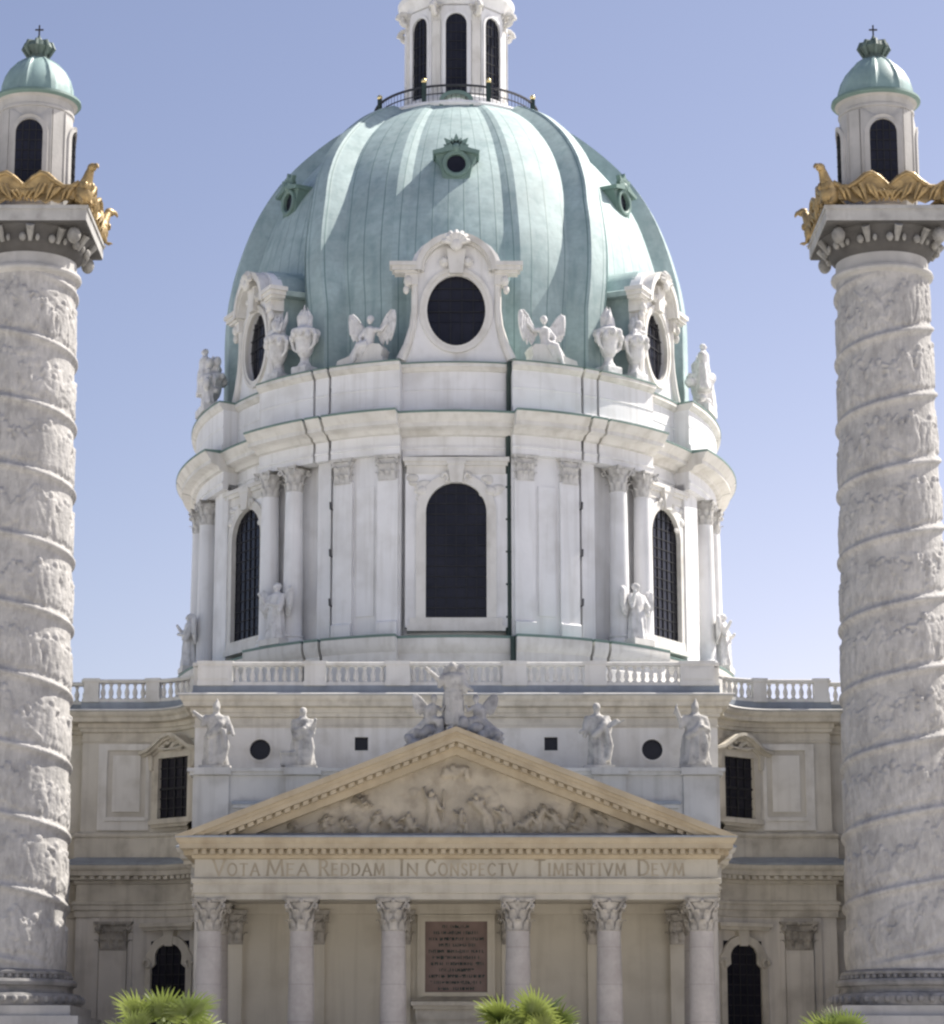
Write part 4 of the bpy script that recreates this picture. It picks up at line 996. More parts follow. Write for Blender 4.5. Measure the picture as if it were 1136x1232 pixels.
# ================================================================== the two relief columns
CZ0, CZ1, CR0, CR1 = 7.05, 39.0, 2.66, 2.15
def relief_shaft(sign, seed):
    """sign: +1 bands climb to the viewer's right"""
    rnd = random.Random(seed); NU, NV = 260, 520; pitch = 3.16; Rm = 2.4; C = 2 * PI * Rm
    th = np.linspace(0, 2 * PI, NU, endpoint=False); z = np.linspace(CZ0, CZ1, NV + 1)
    TH, Z = np.meshgrid(th, z, indexing='ij')         # th measured from the front (-y) to the right
    b = (Z - 4.53 + .2) / pitch - sign * TH / (2 * PI)
    k = np.floor(b); fr = b - k                       # turn number and height in the band
    U = TH * Rm * sign + (k + 20) * C; V = fr * pitch # unrolled band: length, height
    H = np.zeros_like(U); u0, u1 = U.min(), U.max(); u = u0
    while u < u1:
        relief_figure(H, U, V, u, .36 + rnd.uniform(0, .2), rnd.uniform(1.35, 2.15), rnd, rnd.uniform(.08, .14)); u += rnd.uniform(.26, .52)
    u = u0
    while u < u1:                                     # second rank, horses, clouds, trees
        stroke_n = rnd.random(); zz = rnd.uniform(.5, 2.4); m = np.abs(U - u) < 1.6
        if m.any():
            kk = H[m].copy(); a = rnd.uniform(-.7, .7)
            stroke(kk, U[m], V[m], u, zz, u + a, zz + rnd.uniform(-.3, .3), rnd.uniform(.12, .28), rnd.uniform(.05, .16), rnd.uniform(.03, .06)); H[m] = kk
        u += rnd.uniform(.25, .6)
    edge = np.minimum(fr, 1 - fr) * pitch
    cord = .14 * np.sqrt(np.clip(1 - (edge / .14) ** 2, 0, 1)) + .04 * (edge < .24)
    H = np.where(edge < .24, np.maximum(cord, 0), H)
    rad = CR0 + (CR1 - CR0) * ((Z - CZ0) / (CZ1 - CZ0)) ** 1.15
    nz = np.empty_like(U)
    for i in range(NU):
        for j in range(NV + 1): nz[i, j] = noise.noise(Vector((math.cos(th[i]) * 4.2, math.sin(th[i]) * 4.2, z[j] * 1.5)))
    rr = rad - .05 + H + .012 * nz
    ends = np.clip(np.minimum(Z - CZ0, CZ1 - Z) / .5, 0, 1); rr = rad + (rr - rad) * ends
    X = rr * np.sin(TH); Y = -rr * np.cos(TH); m = NV + 1
    mb = MB(); vs = [(float(a), float(c), float(d)) for a, c, d in zip(X.ravel(), Y.ravel(), Z.ravel())]
    fs = []
    for i in range(NU):
        j = (i + 1) % NU
        fs += [(i * m + q, j * m + q, j * m + q + 1, i * m + q + 1) for q in range(NV)]
    mb.add(vs, fs); return mb
def tower(sign, label):
    t = thing('relief_column', label, 'monumental column', (sign * 20.05, 0, 0), 0, 'tall relief columns flanking the church')
    part('shaft', relief_shaft(sign, 100 + sign), 'lime', t, ang=80)
    mb = MB(); mb.box(-3.9, 3.9, -3.9, 3.9, 0, 1.0); mb.box(-3.5, 3.5, -3.5, 3.5, 1.0, 4.6); mb.box(-3.8, 3.8, -3.8, 3.8, 4.6, 5.0); mb.box(-3.4, 3.4, -3.4, 3.4, 5.0, 5.45); part('pedestal', mb, 'lime_trim', t)
    mb = MB()
    pr = [(3.35, 5.45), (3.42, 5.6), (3.42, 5.85), (3.3, 6.0), (3.0, 6.05), (2.95, 6.2), (3.0, 6.3), (3.15, 6.36), (3.18, 6.5), (3.1, 6.62), (2.85, 6.66), (2.8, 6.8), (2.92, 6.84), (2.92, 6.95), (2.7, 7.06)]
    mb.lathe(pr, 64)
    for i in range(44):
        a = 2 * PI * i / 44; mb.ell((3.4 * math.cos(a), 3.4 * math.sin(a), 5.74), (.16, .16, .18), 6, 5)
    for i in range(56):
        a = 2 * PI * i / 56; mb.ell((2.86 * math.cos(a), 2.86 * math.sin(a), 6.73), (.13, .13, .12), 6, 5)
    part('column_base', mb, 'lime_base', t)
    mb = MB(); mb.lathe([(2.12, 38.9), (2.2, 38.98), (2.36, 39.06), (2.4, 39.16), (2.36, 39.28), (2.16, 39.34), (2.14, 39.95)], 64); part('necking', mb, 'lime_trim', t)
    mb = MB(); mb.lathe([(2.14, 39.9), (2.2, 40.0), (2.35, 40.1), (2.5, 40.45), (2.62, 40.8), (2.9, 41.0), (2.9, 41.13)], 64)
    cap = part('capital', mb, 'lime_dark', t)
    mb = MB()
    for i in range(24):
        a = 2 * PI * i / 24; mb.ell((2.62 * math.cos(a), 2.62 * math.sin(a), 40.45), (.17, .17, .22) if i % 2 == 0 else (.1, .1, .18), 8, 6)
    for i in range(12):
        a = 2 * PI * i / 12 + .13; mb.tube([(2.5 * math.cos(a), 2.5 * math.sin(a), 40.3), (2.72 * math.cos(a), 2.72 * math.sin(a), 40.65), (2.95 * math.cos(a), 2.95 * math.sin(a), 40.95)], [.1, .16, .2], 8)
    for q in range(4):
        a = PI / 4 + q * PI / 2; mb.ell((3.3 * math.cos(a), 3.3 * math.sin(a), 40.6), (.32, .32, .4), 10, 8)
    part('capital_carving', mb, 'lime_mid', cap)
    mb = MB()
    for h, z0, z1 in ((2.97, 41.12, 41.66), (3.04, 41.66, 41.84)): mb.box(-h, h, -h, h, z0, z1)
    part('abacus', mb, 'lime_abacus', t)
    mb = MB(); mb.box(-2.93, 2.93, -2.93, 2.93, 41.06, 41.13); part('abacus_soffit_shade', mb, 'lime_dark', t)  # thin added slab: soot and underside shade put into its colour
    # small domed lantern
    mb = MB(); mb.lathe([(1.95, 41.8), (1.95, 42.3), (1.76, 42.35), (1.74, 47.2), (1.8, 47.22), (1.8, 47.35), (1.74, 47.4), (1.78, 47.7), (1.95, 47.8)], 48); ln = part('lantern', mb, 'lime_trim', t)
    for q in range(4):
        fr = Matrix.Rotation(q * PI / 2, 4, 'Z') @ Matrix.Translation((0, -1.76, 0))
        mb = MB(); mb.plate(rect(-1.0, 1.0, 42.3, 47.1), [arch(.64, 43.0, 45.85)], -.12, .4); mb.plate(arch(.86, 43.0, 45.85, 18), [arch(.64, 43.004, 45.85, 18)], -.2, .1)
        mb.v = [tuple(fr @ Vector((x, y + 1.76 - math.sqrt(1.76 ** 2 - x * x), z))) for x, y, z in mb.v]
        w = part('window', mb, 'lime_trim', ln)
        mb = MB(); mb.plate(arch(.7, 42.95, 45.85), [], -.04, .0, fr); part('pane', mb, 'glass', w, smooth=False)
        mb = MB(); bars(mb, .62, 43, 46.45, 4, 7, 0, .035, lambda x: 45.85 + math.sqrt(max(.64 ** 2 - x * x, 0))); mb.v = [tuple(fr @ Vector((x, y - .07, z))) for x, y, z in mb.v]; part('glazing_bars', mb, 'bar', w, smooth=False)
        f2 = Matrix.Rotation(q * PI / 2 + PI / 4, 4, 'Z') @ Matrix.Translation((0, -1.7, 0)); mb = MB(); mb.box(-.3, .3, -.085, .1, 42.3, 47.15, f2); part('lantern_pilaster', mb, 'lime_trim', ln)
    mb = MB(); mb.lathe([(1.78, 47.76), (2.05, 47.82), (2.12, 47.9), (2.1, 48.02), (1.72, 48.13)], 48, None, False); part('eave', mb, 'copper_trim', ln)
    mb = MB()
    vs = []; n = 96
    prof = [(1.74, 48.1), (1.7, 48.5), (1.55, 49.0), (1.3, 49.45), (.95, 49.85), (.6, 50.1), (.5, 50.15)]
    fs = []
    for r, z in prof:
        for i in range(n):
            a = 2 * PI * i / n; rb = .09 if (i % 12) in (5, 6, 7) else 0; vs.append(((r + rb) * math.cos(a + PI / 16), (r + rb) * math.sin(a + PI / 16), z))
    for j in range(len(prof) - 1):
        for i in range(n): q = (i + 1) % n; fs.append((j * n + i, j * n + q, (j + 1) * n + q, (j + 1) * n + i))
    mb.add(vs, fs); cup = part('cupola', mb, 'copper_mid', ln)
    mb = MB()                                        # imperial-crown finial: open lobes, orb
    mb.lathe([(.5, 50.1), (.52, 50.25), (.46, 50.3), (.46, 50.38), (.56, 50.5), (.7, 50.72), (.62, 50.95), (.4, 51.02), (.1, 50.98)], 20)
    for i in range(8):
        a = 2 * PI * i / 8; mb.tube([(.5 * math.cos(a), .5 * math.sin(a), 50.3), (.74 * math.cos(a), .74 * math.sin(a), 50.7), (.62 * math.cos(a), .62 * math.sin(a), 50.98), (.3 * math.cos(a), .3 * math.sin(a), 51.05), (.05 * math.cos(a), .05 * math.sin(a), 51.0)], [.07, .1, .1, .08, .06], 6)
    mb.ell((0, 0, 51.15), .17, 12, 8); mb.lathe([(.1, 51.25), (.06, 51.4)], 8); cr = part('crown_finial', mb, 'crown', cup)
    mb = MB(); mb.box(-.035, .035, -.035, .035, 51.35, 51.95); mb.box(-.2, .2, -.03, .03, 51.68, 51.75); part('cross', mb, 'iron', cr)
    return t
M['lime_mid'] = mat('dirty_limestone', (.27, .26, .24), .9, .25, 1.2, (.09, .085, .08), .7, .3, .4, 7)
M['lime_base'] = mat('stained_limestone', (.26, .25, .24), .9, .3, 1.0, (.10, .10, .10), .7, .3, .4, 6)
M['lime_abacus'] = mat('worn_limestone', (.40, .39, .37), .9, .14, .8, (.2, .19, .18), .6, .5, .3, 6)
tower(-1, 'carved stone column left of the church, spiral bands sinking towards it')
tower(1, 'carved stone column right of the church, spiral bands climbing away from it')

# ---- gilded eagles on the corners of each abacus
def eagle_body():
    mb = MB()                                        # local: -y is outward along the diagonal
    mb.ell((0, -.05, .62), (.42, .5, .62), 14, 10); mb.ell((0, -.2, .95), (.36, .38, .42), 12, 8)
    mb.tube([(0, -.2, 1.0), (0, -.38, 1.35), (0, -.5, 1.62), (0, -.62, 1.78)], [.34, .25, .2, .17], 12)
    mb.ell((0, -.68, 1.82), (.2, .28, .22), 12, 8)
    mb.tube([(0, -.84, 1.86), (0, -1.02, 1.85), (0, -1.14, 1.74), (0, -1.15, 1.64)], [.14, .11, .06, .01], 8)
    for s in (-1, 1):
        mb.tube([(s * .22, -.1, .45), (s * .26, -.25, .2), (s * .26, -.3, .03)], [.2, .12, .08], 8)
        for k in (-.12, 0, .12): mb.tube([(s * .26, -.3, .06), (s * .26 + k, -.52, .05), (s * .26 + k * 1.2, -.6, .01)], [.06, .05, .02], 6)
        mb.ell((s * .2, -.5, .95), (.12, .1, .2), 8, 6)
    mb.add([(-.3, .3, .5), (.3, .3, .5), (.45, 1.0, .02), (-.45, 1.0, .02), (-.3, .2, .4), (.3, .2, .4), (.45, .9, 0), (-.45, .9, 0)], [(0, 1, 2, 3), (7, 6, 5, 4), (1, 5, 6, 2), (4, 0, 3, 7), (3, 2, 6, 7), (0, 4, 5, 1)])
    return mb
def eagle_wing(s):
    mb = MB()                                        # runs along one abacus edge: direction 45 degrees back from the diagonal
    top = [(.15, 1.25), (.5, 1.02), (.9, 1.0), (1.3, 1.26), (1.65, 1.6), (1.95, 1.7), (2.3, 1.5), (2.75, 1.1), (3.2, .74)]
    bot = [(3.2, .72), (2.95, .55), (2.8, .62), (2.6, .36), (2.42, .46), (2.2, .2), (2.0, .32), (1.7, .1), (1.45, .25), (1.1, .12), (.8, .3), (.45, .3), (.2, .5)]
    ol = top + bot; fr = Matrix.Rotation(s * R(45), 4, 'Z') if s < 0 else Matrix.Rotation(R(-45), 4, 'Z')
    # along +x for s=+1 with the face towards the outside of the slab
    pl = MB(); pl.plate([(x, z) for x, z in (ol if True else ol)][::-1], [], -.09, .09)
    # feathers as ridges
    er = random.Random(4)
    for i in range(11):
        x0 = .5 + .235 * i + er.uniform(-.08, .08); pl.tube([(x0, -.1, .9 - .02 * i + (.25 if 3 < i < 7 else 0)), (x0 + .14, -.15, .66), (x0 + .34 + er.uniform(-.1, .1), -.1, .22 + er.uniform(0, .16))], [.12, .1, .03], 6)
        pl.tube([(x0, .1, .9), (x0 + .28, .1, .3)], [.08, .03], 6)
    pl.tube([(x, -.05, z - .06) for x, z in top], [.16, .14, .13, .14, .14, .13, .11, .08, .04], 8)
    rot = Matrix.Rotation(R(45) * s, 4, 'Z')
    for x, y, z in pl.v:
        y2 = y - .22 * math.sin(min(x / 3.2, 1) * PI)
        v = Vector((x, y2, z))
        if s < 0: v = Vector((-x, y2, z))
        w = rot @ v; mb.v.append((w.x, w.y - .05, w.z))
    mb.f = list(pl.f) if s > 0 else [f[::-1] for f in pl.f]
    return mb
EB = eagle_body().mesh('body', True, 50); EW = [eagle_wing(-1).mesh('wing', True, 50), eagle_wing(1).mesh('wing', True, 50)]
spots = [(-1, -1, -45, 'front corner farther from the church', 0), ]
for sign, side in ((-1, 'left'), (1, 'right')):
    for cxs, cys in ((-1, -1), (1, -1), (1, 1), (-1, 1)):
        inner = (cxs == -sign)
        if cys > 0 and not inner: continue
        where = ('front corner nearer the dome' if inner else 'front corner away from the dome') if cys < 0 else ('rear corner nearer the dome' if inner else 'rear corner away from the dome')
        ang = math.atan2(cxs, -cys)
        e = thing('gilded_eagle', f'gilded eagle atop the {side} relief column, {where}', 'eagle statue', (sign * 20.05 + cxs * 2.72, cys * 2.72, 41.84), ang, 'gilded eagles on the relief columns')
        e.scale = (1, 1, .96); part('body', EB, 'gold', e); part('wing', EW[0], 'gold', e); part('wing', EW[1], 'gold', e)

# ================================================================== statues
def body(mb, H, rnd, x=0, y=0, z=0, w=1.0, lean=0, top=.83, fold=1.0):
    sec = [(0, .20, .16), (.06, .205, .165), (.2, .18, .15), (.36, .17, .145), (.48, .16, .135), (.58, .135, .115), (.68, .15, .115), (.76, .165, .11), (.80, .14, .095), (.83, .06, .055), (.88, .05, .05)]
    n = 28; vs = []; fs = []; ph = rnd.random() * 6
    for t, rx, ry in sec:
        for i in range(n):
            a = 2 * PI * i / n; k = 1 + fold * (.11 * math.cos(7 * a + ph + t * 5) + .06 * math.cos(11 * a - ph * 2 - t * 3)) * (1 if t < .55 else .4 if t < .8 else 0)
            vs.append((x + lean * t * H + rx * w * H * k * math.cos(a), y + ry * w * H * k * math.sin(a), z + t * H))
    m = len(sec)
    for j in range(m - 1):
        for i in range(n): q = (i + 1) % n; fs.append((j * n + i, j * n + q, (j + 1) * n + q, (j + 1) * n + i))
    fs.append(tuple(range(n))[::-1]); fs.append(tuple((m - 1) * n + i for i in range(n)))
    mb.add(vs, fs)
    hx = x + lean * .92 * H
    mb.ell((hx, y - .02 * H, z + .925 * H), (.056 * H, .066 * H, .078 * H), 14, 10); mb.ell((hx, y - .085 * H, z + .92 * H), (.014 * H, .02 * H, .018 * H), 6, 5)
    mb.ell((hx, y + .015 * H, z + .945 * H), (.066 * H, .07 * H, .07 * H), 12, 8)
    return Vector((x + lean * .77 * H, y, z + .77 * H))
def arm(mb, H, sh, side, el, hd, r=.045):
    s = sh + Vector((side * .14 * H, 0, 0)); e = sh + Vector(el) * H; h = sh + Vector(hd) * H
    mb.tube([s, (s + e) / 2, e, (e + h) / 2, h], [r * 1.25 * H, r * 1.15 * H, r * H, r * .85 * H, r * .6 * H], 10); mb.ell(h, (r * .75 * H,) * 3, 8, 6)
    mb.tube([s + Vector((0, 0, .02 * H)), (s + e) / 2 - Vector((0, 0, .05 * H)), e - Vector((0, 0, .12 * H))], [.06 * H, .07 * H, .03 * H], 8)   # hanging sleeve
def wing(mb, base, tip_dx, up, H, flip):
    """feathered wing: base point, spreads sideways and up, in a slightly rotated vertical plane"""
    ol = [(0, 0), (.10, .16), (.22, .36), (.30, .46), (.38, .44), (.40, .30), (.38, .10), (.33, -.06), (.27, -.16), (.25, -.06), (.2, -.22), (.16, -.1), (.1, -.2), (.04, -.12)]
    mx = Matrix.Translation(base) @ Matrix.Rotation(flip * R(-18), 4, 'Z')
    pts = [(flip * x * H * tip_dx, z * H * up) for x, z in ol]
    mb.plate(pts if flip < 0 else pts[::-1], [], .0, .05 * H, mx)
    for i in range(5):
        a = (.12 + .055 * i); mb.tube([tuple(mx @ Vector((flip * a * H * tip_dx, -.01 * H, (.2 + .05 * i) * H * up))), tuple(mx @ Vector((flip * (a + .02) * H * tip_dx, -.015 * H, (-.08 + .02 * i) * H * up)))], [.03 * H, .018 * H], 6)
    mb.tube([tuple(mx @ Vector((flip * x * H * tip_dx, 0, z * H * up))) for x, z in ((0, 0), (.1, .17), (.22, .36), (.31, .46))], [.05 * H, .045 * H, .04 * H, .02 * H], 8)

# four saints on the attic base
def saint(x, label, lean, arms_, seed, extra=None, w=1.0, H=2.95):
    t = thing('saint_statue', label, 'statue', (x, 1.65, 16.235), 0, 'saints standing above the pediment')
    rnd = random.Random(seed); mb = MB(); sh = body(mb, H, rnd, lean=lean, w=w, z=.12)
    for side, el, hd in arms_: arm(mb, H, sh, side, el, hd)
    if extra: extra(mb, H, sh, rnd)
    mb.tube([(-.25 * H * w * .5, -.12 * H, .5 * H), (0, -.15 * H, .58 * H), (.09 * H, -.12 * H, .7 * H), (.13 * H, -.02 * H, .8 * H)], [.05 * H, .06 * H, .05 * H, .04 * H], 8)   # mantle over the shoulder
    mb.tube([(.12 * H, -.1 * H, .62 * H), (.17 * H, -.09 * H, .36 * H), (.13 * H, -.1 * H, .12 * H)], [.05 * H, .06 * H, .05 * H], 8)
    part('figure', mb, 'statue_grey', t, remesh=.055)
    mb = MB(); mb.box(-.72, .72, -.55, .5, 0, .16); part('base', mb, 'statue_grey', t)
def chest(mb, H, sh, rnd): mb.box(-.95, -.35, -.35, .25, .15, .75); mb.box(-1.0, -.3, -.4, .3, .7, .82)
def mitre(mb, H, sh, rnd): mb.tube([(sh.x + .02, -.04, H * .95), (sh.x + .03, -.02, H * 1.03), (sh.x + .04, 0, H * 1.12)], [.16, .14, .03], 10)
saint(-11.05, 'grey robed statue flinging an arm out, left of the left round window', .0, ((-1, (-.22, -.05, -.02), (-.34, -.1, .08)), (1, (.22, -.03, -.14), (.28, -.12, -.28))), 1, mitre, 1.0)
saint(-7.1, 'grey robed statue beside a stone block, right of the left round window', .02, ((-1, (-.13, -.1, -.2), (.02, -.2, -.14)), (1, (.18, -.1, -.14), (.22, -.2, .0))), 2, chest, 1.05, 2.75)
saint(6.55, 'slim grey robed statue holding a slanting staff, left of the right round window', -.03, ((-1, (-.2, -.05, -.2), (-.27, -.1, -.24)), (1, (.2, -.08, -.12), (.3, -.14, -.06))), 3, lambda mb, H, sh, rnd: mb.tube([(.1, -.35, 1.7), (1.2, -.5, 2.25)], .05, 6), .85)
saint(10.95, 'broad grey statue in billowing cloak, right of the right round window', .02, ((-1, (-.24, -.08, -.06), (-.3, -.14, .12)), (1, (.2, -.05, -.2), (.1, -.2, -.16))), 4, lambda mb, H, sh, rnd: (mitre(mb, H, sh, rnd), mb.tube([(-.95, -.4, 2.5), (-.8, -.4, 3.0)], .06, 6), mb.ell((.28, .1, 1.5), (.5, .3, .95), 14, 10)), 1.15)

# group on the apex of the pediment
t = thing('statue_group', 'grey sculpted group of saint and kneeling angels on the pediment peak', 'statue', (-.1, -6.6, 16.6))
rnd = random.Random(9); H = 2.75; mb = MB()
sh = body(mb, H, rnd, 0, 0, .55, .95, -.02)
arm(mb, H, sh, -1, (-.22, -.05, -.06), (-.42, -.12, .12)); arm(mb, H, sh, 1, (.2, -.08, -.16), (.3, -.16, -.24))
mb.ell((.28, .12, 2.75), (.32, .2, .5), 10, 8); mb.ell((-.28, .15, 2.6), (.25, .2, .6), 10, 8)
part('saint', mb, 'statue_grey', t, remesh=.05)
def kneeler(cx_, f, seed, z0, mat_):
    rnd = random.Random(seed); mb = MB(); h = 1.9
    mb.tube([(cx_ + f * .1, 0, z0 + .9), (cx_ + f * .02, -.08, z0 + 1.25), (cx_ - f * .05, -.1, z0 + 1.5)], [.26, .28, .16], 12); mb.ell((cx_ - f * .1, -.15, z0 + 1.75), (.15, .17, .2), 12, 8)
    mb.tube([(cx_ + f * .1, 0, z0 + .85), (cx_ - f * .35, -.3, z0 + .75), (cx_ - f * .4, -.2, z0 + .2)], [.25, .2, .15], 10); mb.tube([(cx_ + f * .1, 0, z0 + .8), (cx_ + f * .5, -.1, z0 + .45), (cx_ + f * 1.05, -.05, z0 + .15)], [.26, .22, .12], 10)
    mb.tube([(cx_ - f * .2, -.1, z0 + 1.4), (cx_ - f * .45, -.25, z0 + 1.2), (cx_ - f * .55, -.3, z0 + 1.45)], [.1, .09, .06], 8)
    wing(mb, (cx_ + f * .12, .1, z0 + 1.3), 1.0, .75, 1.9, f)
    for i in range(5): mb.ell((cx_ + rnd.uniform(-.6, .7) * f, rnd.uniform(-.3, .1), z0 + rnd.uniform(.05, .4)), (rnd.uniform(.2, .36), .25, rnd.uniform(.15, .28)), 10, 7)
    return part('angel', mb, mat_, t, remesh=.05)
kneeler(-.95, -1, 4, -.05, 'statue_grey'); kneeler(1.05, 1, 5, -.05, 'statue_dark')
mb = MB(); rnd = random.Random(13)
for i in range(52):
    x = rnd.uniform(-1.95, 2.0); mb.ell((x, rnd.uniform(-.3, .35), .2 - abs(x) * .33 + rnd.uniform(0, .95 - abs(x) * .25)), (rnd.uniform(.18, .4), rnd.uniform(.2, .35), rnd.uniform(.14, .28)), 10, 7)
mb.ell((-1.65, -.2, -.3), (.4, .3, .25), 10, 8); mb.tube([(1.5, -.2, -.2), (2.0, -.2, -.45)], [.25, .15], 8)
part('cloud_base', mb, 'statue_dark', t, remesh=.06)

# winged angels seated on volute blocks on the attic, beside the front dormer
def seated_angel(th, f, label, seed):
    t = thing('angel_statue', label, 'statue', dpos(th, 14.2, 39.02), nang(R(th)), 'white statues round the foot of the dome')
    t.scale = (1.0, 1.0, 1.08); H = 2.35; rnd = random.Random(seed); mb = MB()
    # f=-1: legs stretch to the left
    mb.tube([(0, -.1, 1.0), (f * -.04, -.12, 1.35), (f * -.1, -.1, 1.8), (f * -.1, -.08, 1.95)], [.30, .27, .33, .13], 14)
    mb.ell((f * -.1, -.14, 2.28), (.17, .19, .23), 14, 10); mb.ell((f * -.1, -.06, 2.34), (.2, .2, .19), 12, 8); mb.ell((f * -.1, -.34, 2.25), (.04, .06, .05), 6, 5)
    for y, k in ((-.34, 0), (-.12, .28)):
        mb.tube([(0, y, 1.0), (f * (.42 + k * .3), y - .16, .92 + k * .1), (f * (.62 + k), y - .18, .45), (f * (.78 + k), y - .16, .05 - k * .1), (f * (.95 + k), y - .22, -.02)], [.25, .2, .14, .10, .07], 12)
    mb.tube([(f * -.38, -.12, 1.76), (f * -.78, -.2, 1.68), (f * -1.15, -.22, 2.02)], [.13, .11, .08], 10)
    mb.tube([(f * .18, -.16, 1.72), (f * .42, -.3, 1.4), (f * .3, -.4, 1.1)], [.13, .11, .08], 10)
    for i in range(5): mb.tube([(f * (-.1 + .1 * i), -.34, 1.0), (f * (.2 + .12 * i), -.42, .6), (f * (.35 + .14 * i), -.36, .2)], [.12, .11, .05], 8)
    part('figure', mb, 'statue_white', t, remesh=.045)
    mb = MB(); wing(mb, (f * .2, .1, 1.6), 1.05, 1.0, H, f); part('wing', mb, 'statue_white', t, remesh=.04)
    mb = MB(); wing(mb, (f * -.45, .1, 1.5), 1.3, 1.1, H, -f); part('wing', mb, 'statue_white', t, remesh=.04)
    mb = MB(); s = f
    ol = [(-1.0, 0), (1.75, 0), (1.65, .3), (1.2, .42), (.75, .55), (.35, .85), (-.3, 1.0), (-.75, .95), (-.95, .7), (-.85, .4)]
    ol = [(s * x, z) for x, z in ol]; mb.plate(ol if s > 0 else ol[::-1], [], -.42, .5); part('volute_block', mb, 'white_trim', t)
seated_angel(-18.4, -1, 'white winged angel seated left of the middle oval dormer, one wing raised', 3)
seated_angel(18.8, 1, 'white winged angel seated right of the middle oval dormer, legs hanging', 5)

# flaming urns with carved garlands, and the herm-like urns beside the diagonal dormers
def urn_mb(H, rnd):
    mb = MB(); k = H / 3.2
    mb.box(-.5 * k, .5 * k, -.5 * k, .5 * k, 0, .38 * k)
    mb.lathe([(r * k, z * k) for r, z in [(.4, .38), (.34, .5), (.24, .62), (.22, .8), (.36, .95), (.46, 1.2), (.5, 1.5), (.56, 1.75), (.72, 1.85), (.74, 2.0), (.5, 2.08), (.30, 2.2), (.22, 2.3), (.26, 2.5), (.16, 2.8), (.05, 2.95)]], 20)
    for i in range(10):
        a = 2 * PI * i / 10; mb.ell((.66 * k * math.cos(a), .66 * k * math.sin(a), 1.78 * k + .12 * math.sin(3 * a)), (.17 * k, .17 * k, .2 * k), 8, 6)
    for s in (-1, 1):
        mb.tube([(s * .6 * k, -.1, 1.95 * k), (s * .82 * k, -.1, 1.7 * k), (s * .72 * k, -.1, 1.3 * k), (s * .45 * k, -.1, 1.1 * k)], [.12 * k, .13 * k, .1 * k, .06 * k], 8)
    for i in range(9):
        a = rnd.random() * 6.3; r = rnd.uniform(.14, .3) * k; mb.tube([(r * math.cos(a), r * math.sin(a), 2.2 * k), (r * 1.2 * math.cos(a + .4), r * 1.2 * math.sin(a + .4), 2.6 * k), (r * .5 * math.cos(a + .8), r * .5 * math.sin(a + .8), (2.85 + .35 * rnd.random()) * k)], [.13 * k, .1 * k, .02 * k], 8)
    return mb
def urn(th, label, seed, H=4.0, cherubs=False, r=14.3):
    t = thing('stone_urn', label, 'urn', dpos(th, r, 39.0), nang(R(th)), 'white urns round the foot of the dome')
    rnd = random.Random(seed); mb = urn_mb(H, rnd)
    if cherubs:                                       # a cherub's head and arms leaning over the rim
        k = H / 3.2
        mb.ell((.05, -.3 * k, 2.55 * k), (.2 * k, .2 * k, .23 * k), 12, 8); mb.tube([(.05, -.2 * k, 2.3 * k), (.5 * k, -.3 * k, 2.25 * k), (.62 * k, -.25 * k, 2.6 * k)], [.13 * k, .11 * k, .07 * k], 8)
        mb.tube([(0, -.2 * k, 2.3 * k), (-.42 * k, -.35 * k, 2.2 * k), (-.55 * k, -.3 * k, 1.9 * k)], [.13 * k, .11 * k, .07 * k], 8); mb.tube([(.3 * k, 0, 2.3 * k), (.5 * k, .1, 2.7 * k), (.6 * k, .1, 3.1 * k)], [.14 * k, .12 * k, .05 * k], 8)
    t.scale = (.82, .82, 1); part('vase', mb, 'statue_white', t, remesh=.04)
urn(-33.6, 'white flaming urn on the attic left of the dark copper rib', 1)
urn(33.8, 'white flaming urn on the attic right of the dark copper rib', 2)
urn(-41.0, 'tall white urn with carved figure beside the left oval dormer', 3, 4.0, True, 14.3)
urn(41.2, 'tall white urn with carved figure beside the right oval dormer', 4, 4.0, True, 14.3)
# clustered groups on the outer corners of the attic
def cluster(th, label, seed):
    t = thing('statue_cluster', label, 'statue', dpos(th, 14.4, 39.02), nang(R(th)), 'white statues round the foot of the dome')
    t.scale = (1.25, 1.1, 1.25); rnd = random.Random(seed); mb = urn_mb(2.9, rnd); H = 2.2
    body(mb, H, rnd, -.45, -.35, 1.0, 1.15); body(mb, 1.7, rnd, .55, -.4, .35, 1.2)
    for i in range(9): mb.ell((rnd.uniform(-.9, .9), rnd.uniform(-.6, .3), rnd.uniform(.3, 2.5)), (rnd.uniform(.15, .3), rnd.uniform(.15, .3), rnd.uniform(.15, .3)), 8, 6)
    mb.box(-.9, .9, -.7, .6, 0, .35)
    part('figures', mb, 'statue_white', t, remesh=.05)
cluster(-69, 'weathered white statue cluster against the sky at the left foot of the dome', 6)
cluster(69, 'sunlit white statue cluster against the sky at the right foot of the dome', 8)

# angels standing at the foot of the drum beside the diagonal windows
def drum_angel(th, label, seed, f):
    t = thing('angel_statue', label, 'statue', dpos(th, 15.3, 24.4), nang(R(th)), 'white angels at the foot of the drum')
    rnd = random.Random(seed); H = 3.0; mb = MB(); sh = body(mb, H, rnd, 0, 0, .3, .95, f * .04)
    arm(mb, H, sh, -1, (-.2, -.1, -.12), (-.24, -.2, .04)); arm(mb, H, sh, 1, (.18, -.12, -.2), (.02, -.22, -.16))
    part('figure', mb, 'statue_white', t, remesh=.05)
    for s in (-1, 1):
        mb = MB(); wing(mb, (s * .12 * H, .08 * H, .66 * H), .75, .8, H, s); part('wing', mb, 'statue_white', t, remesh=.045)
    mb = MB(); mb.box(-.75, .75, -.5, .5, 0, .32); part('base', mb, 'white_trim', t)
drum_angel(-37.0, 'shaded white winged angel before the drum columns left of the middle window', 1, 1)
drum_angel(37.2, 'sunlit white winged angel before the drum columns right of the middle window', 2, -1)
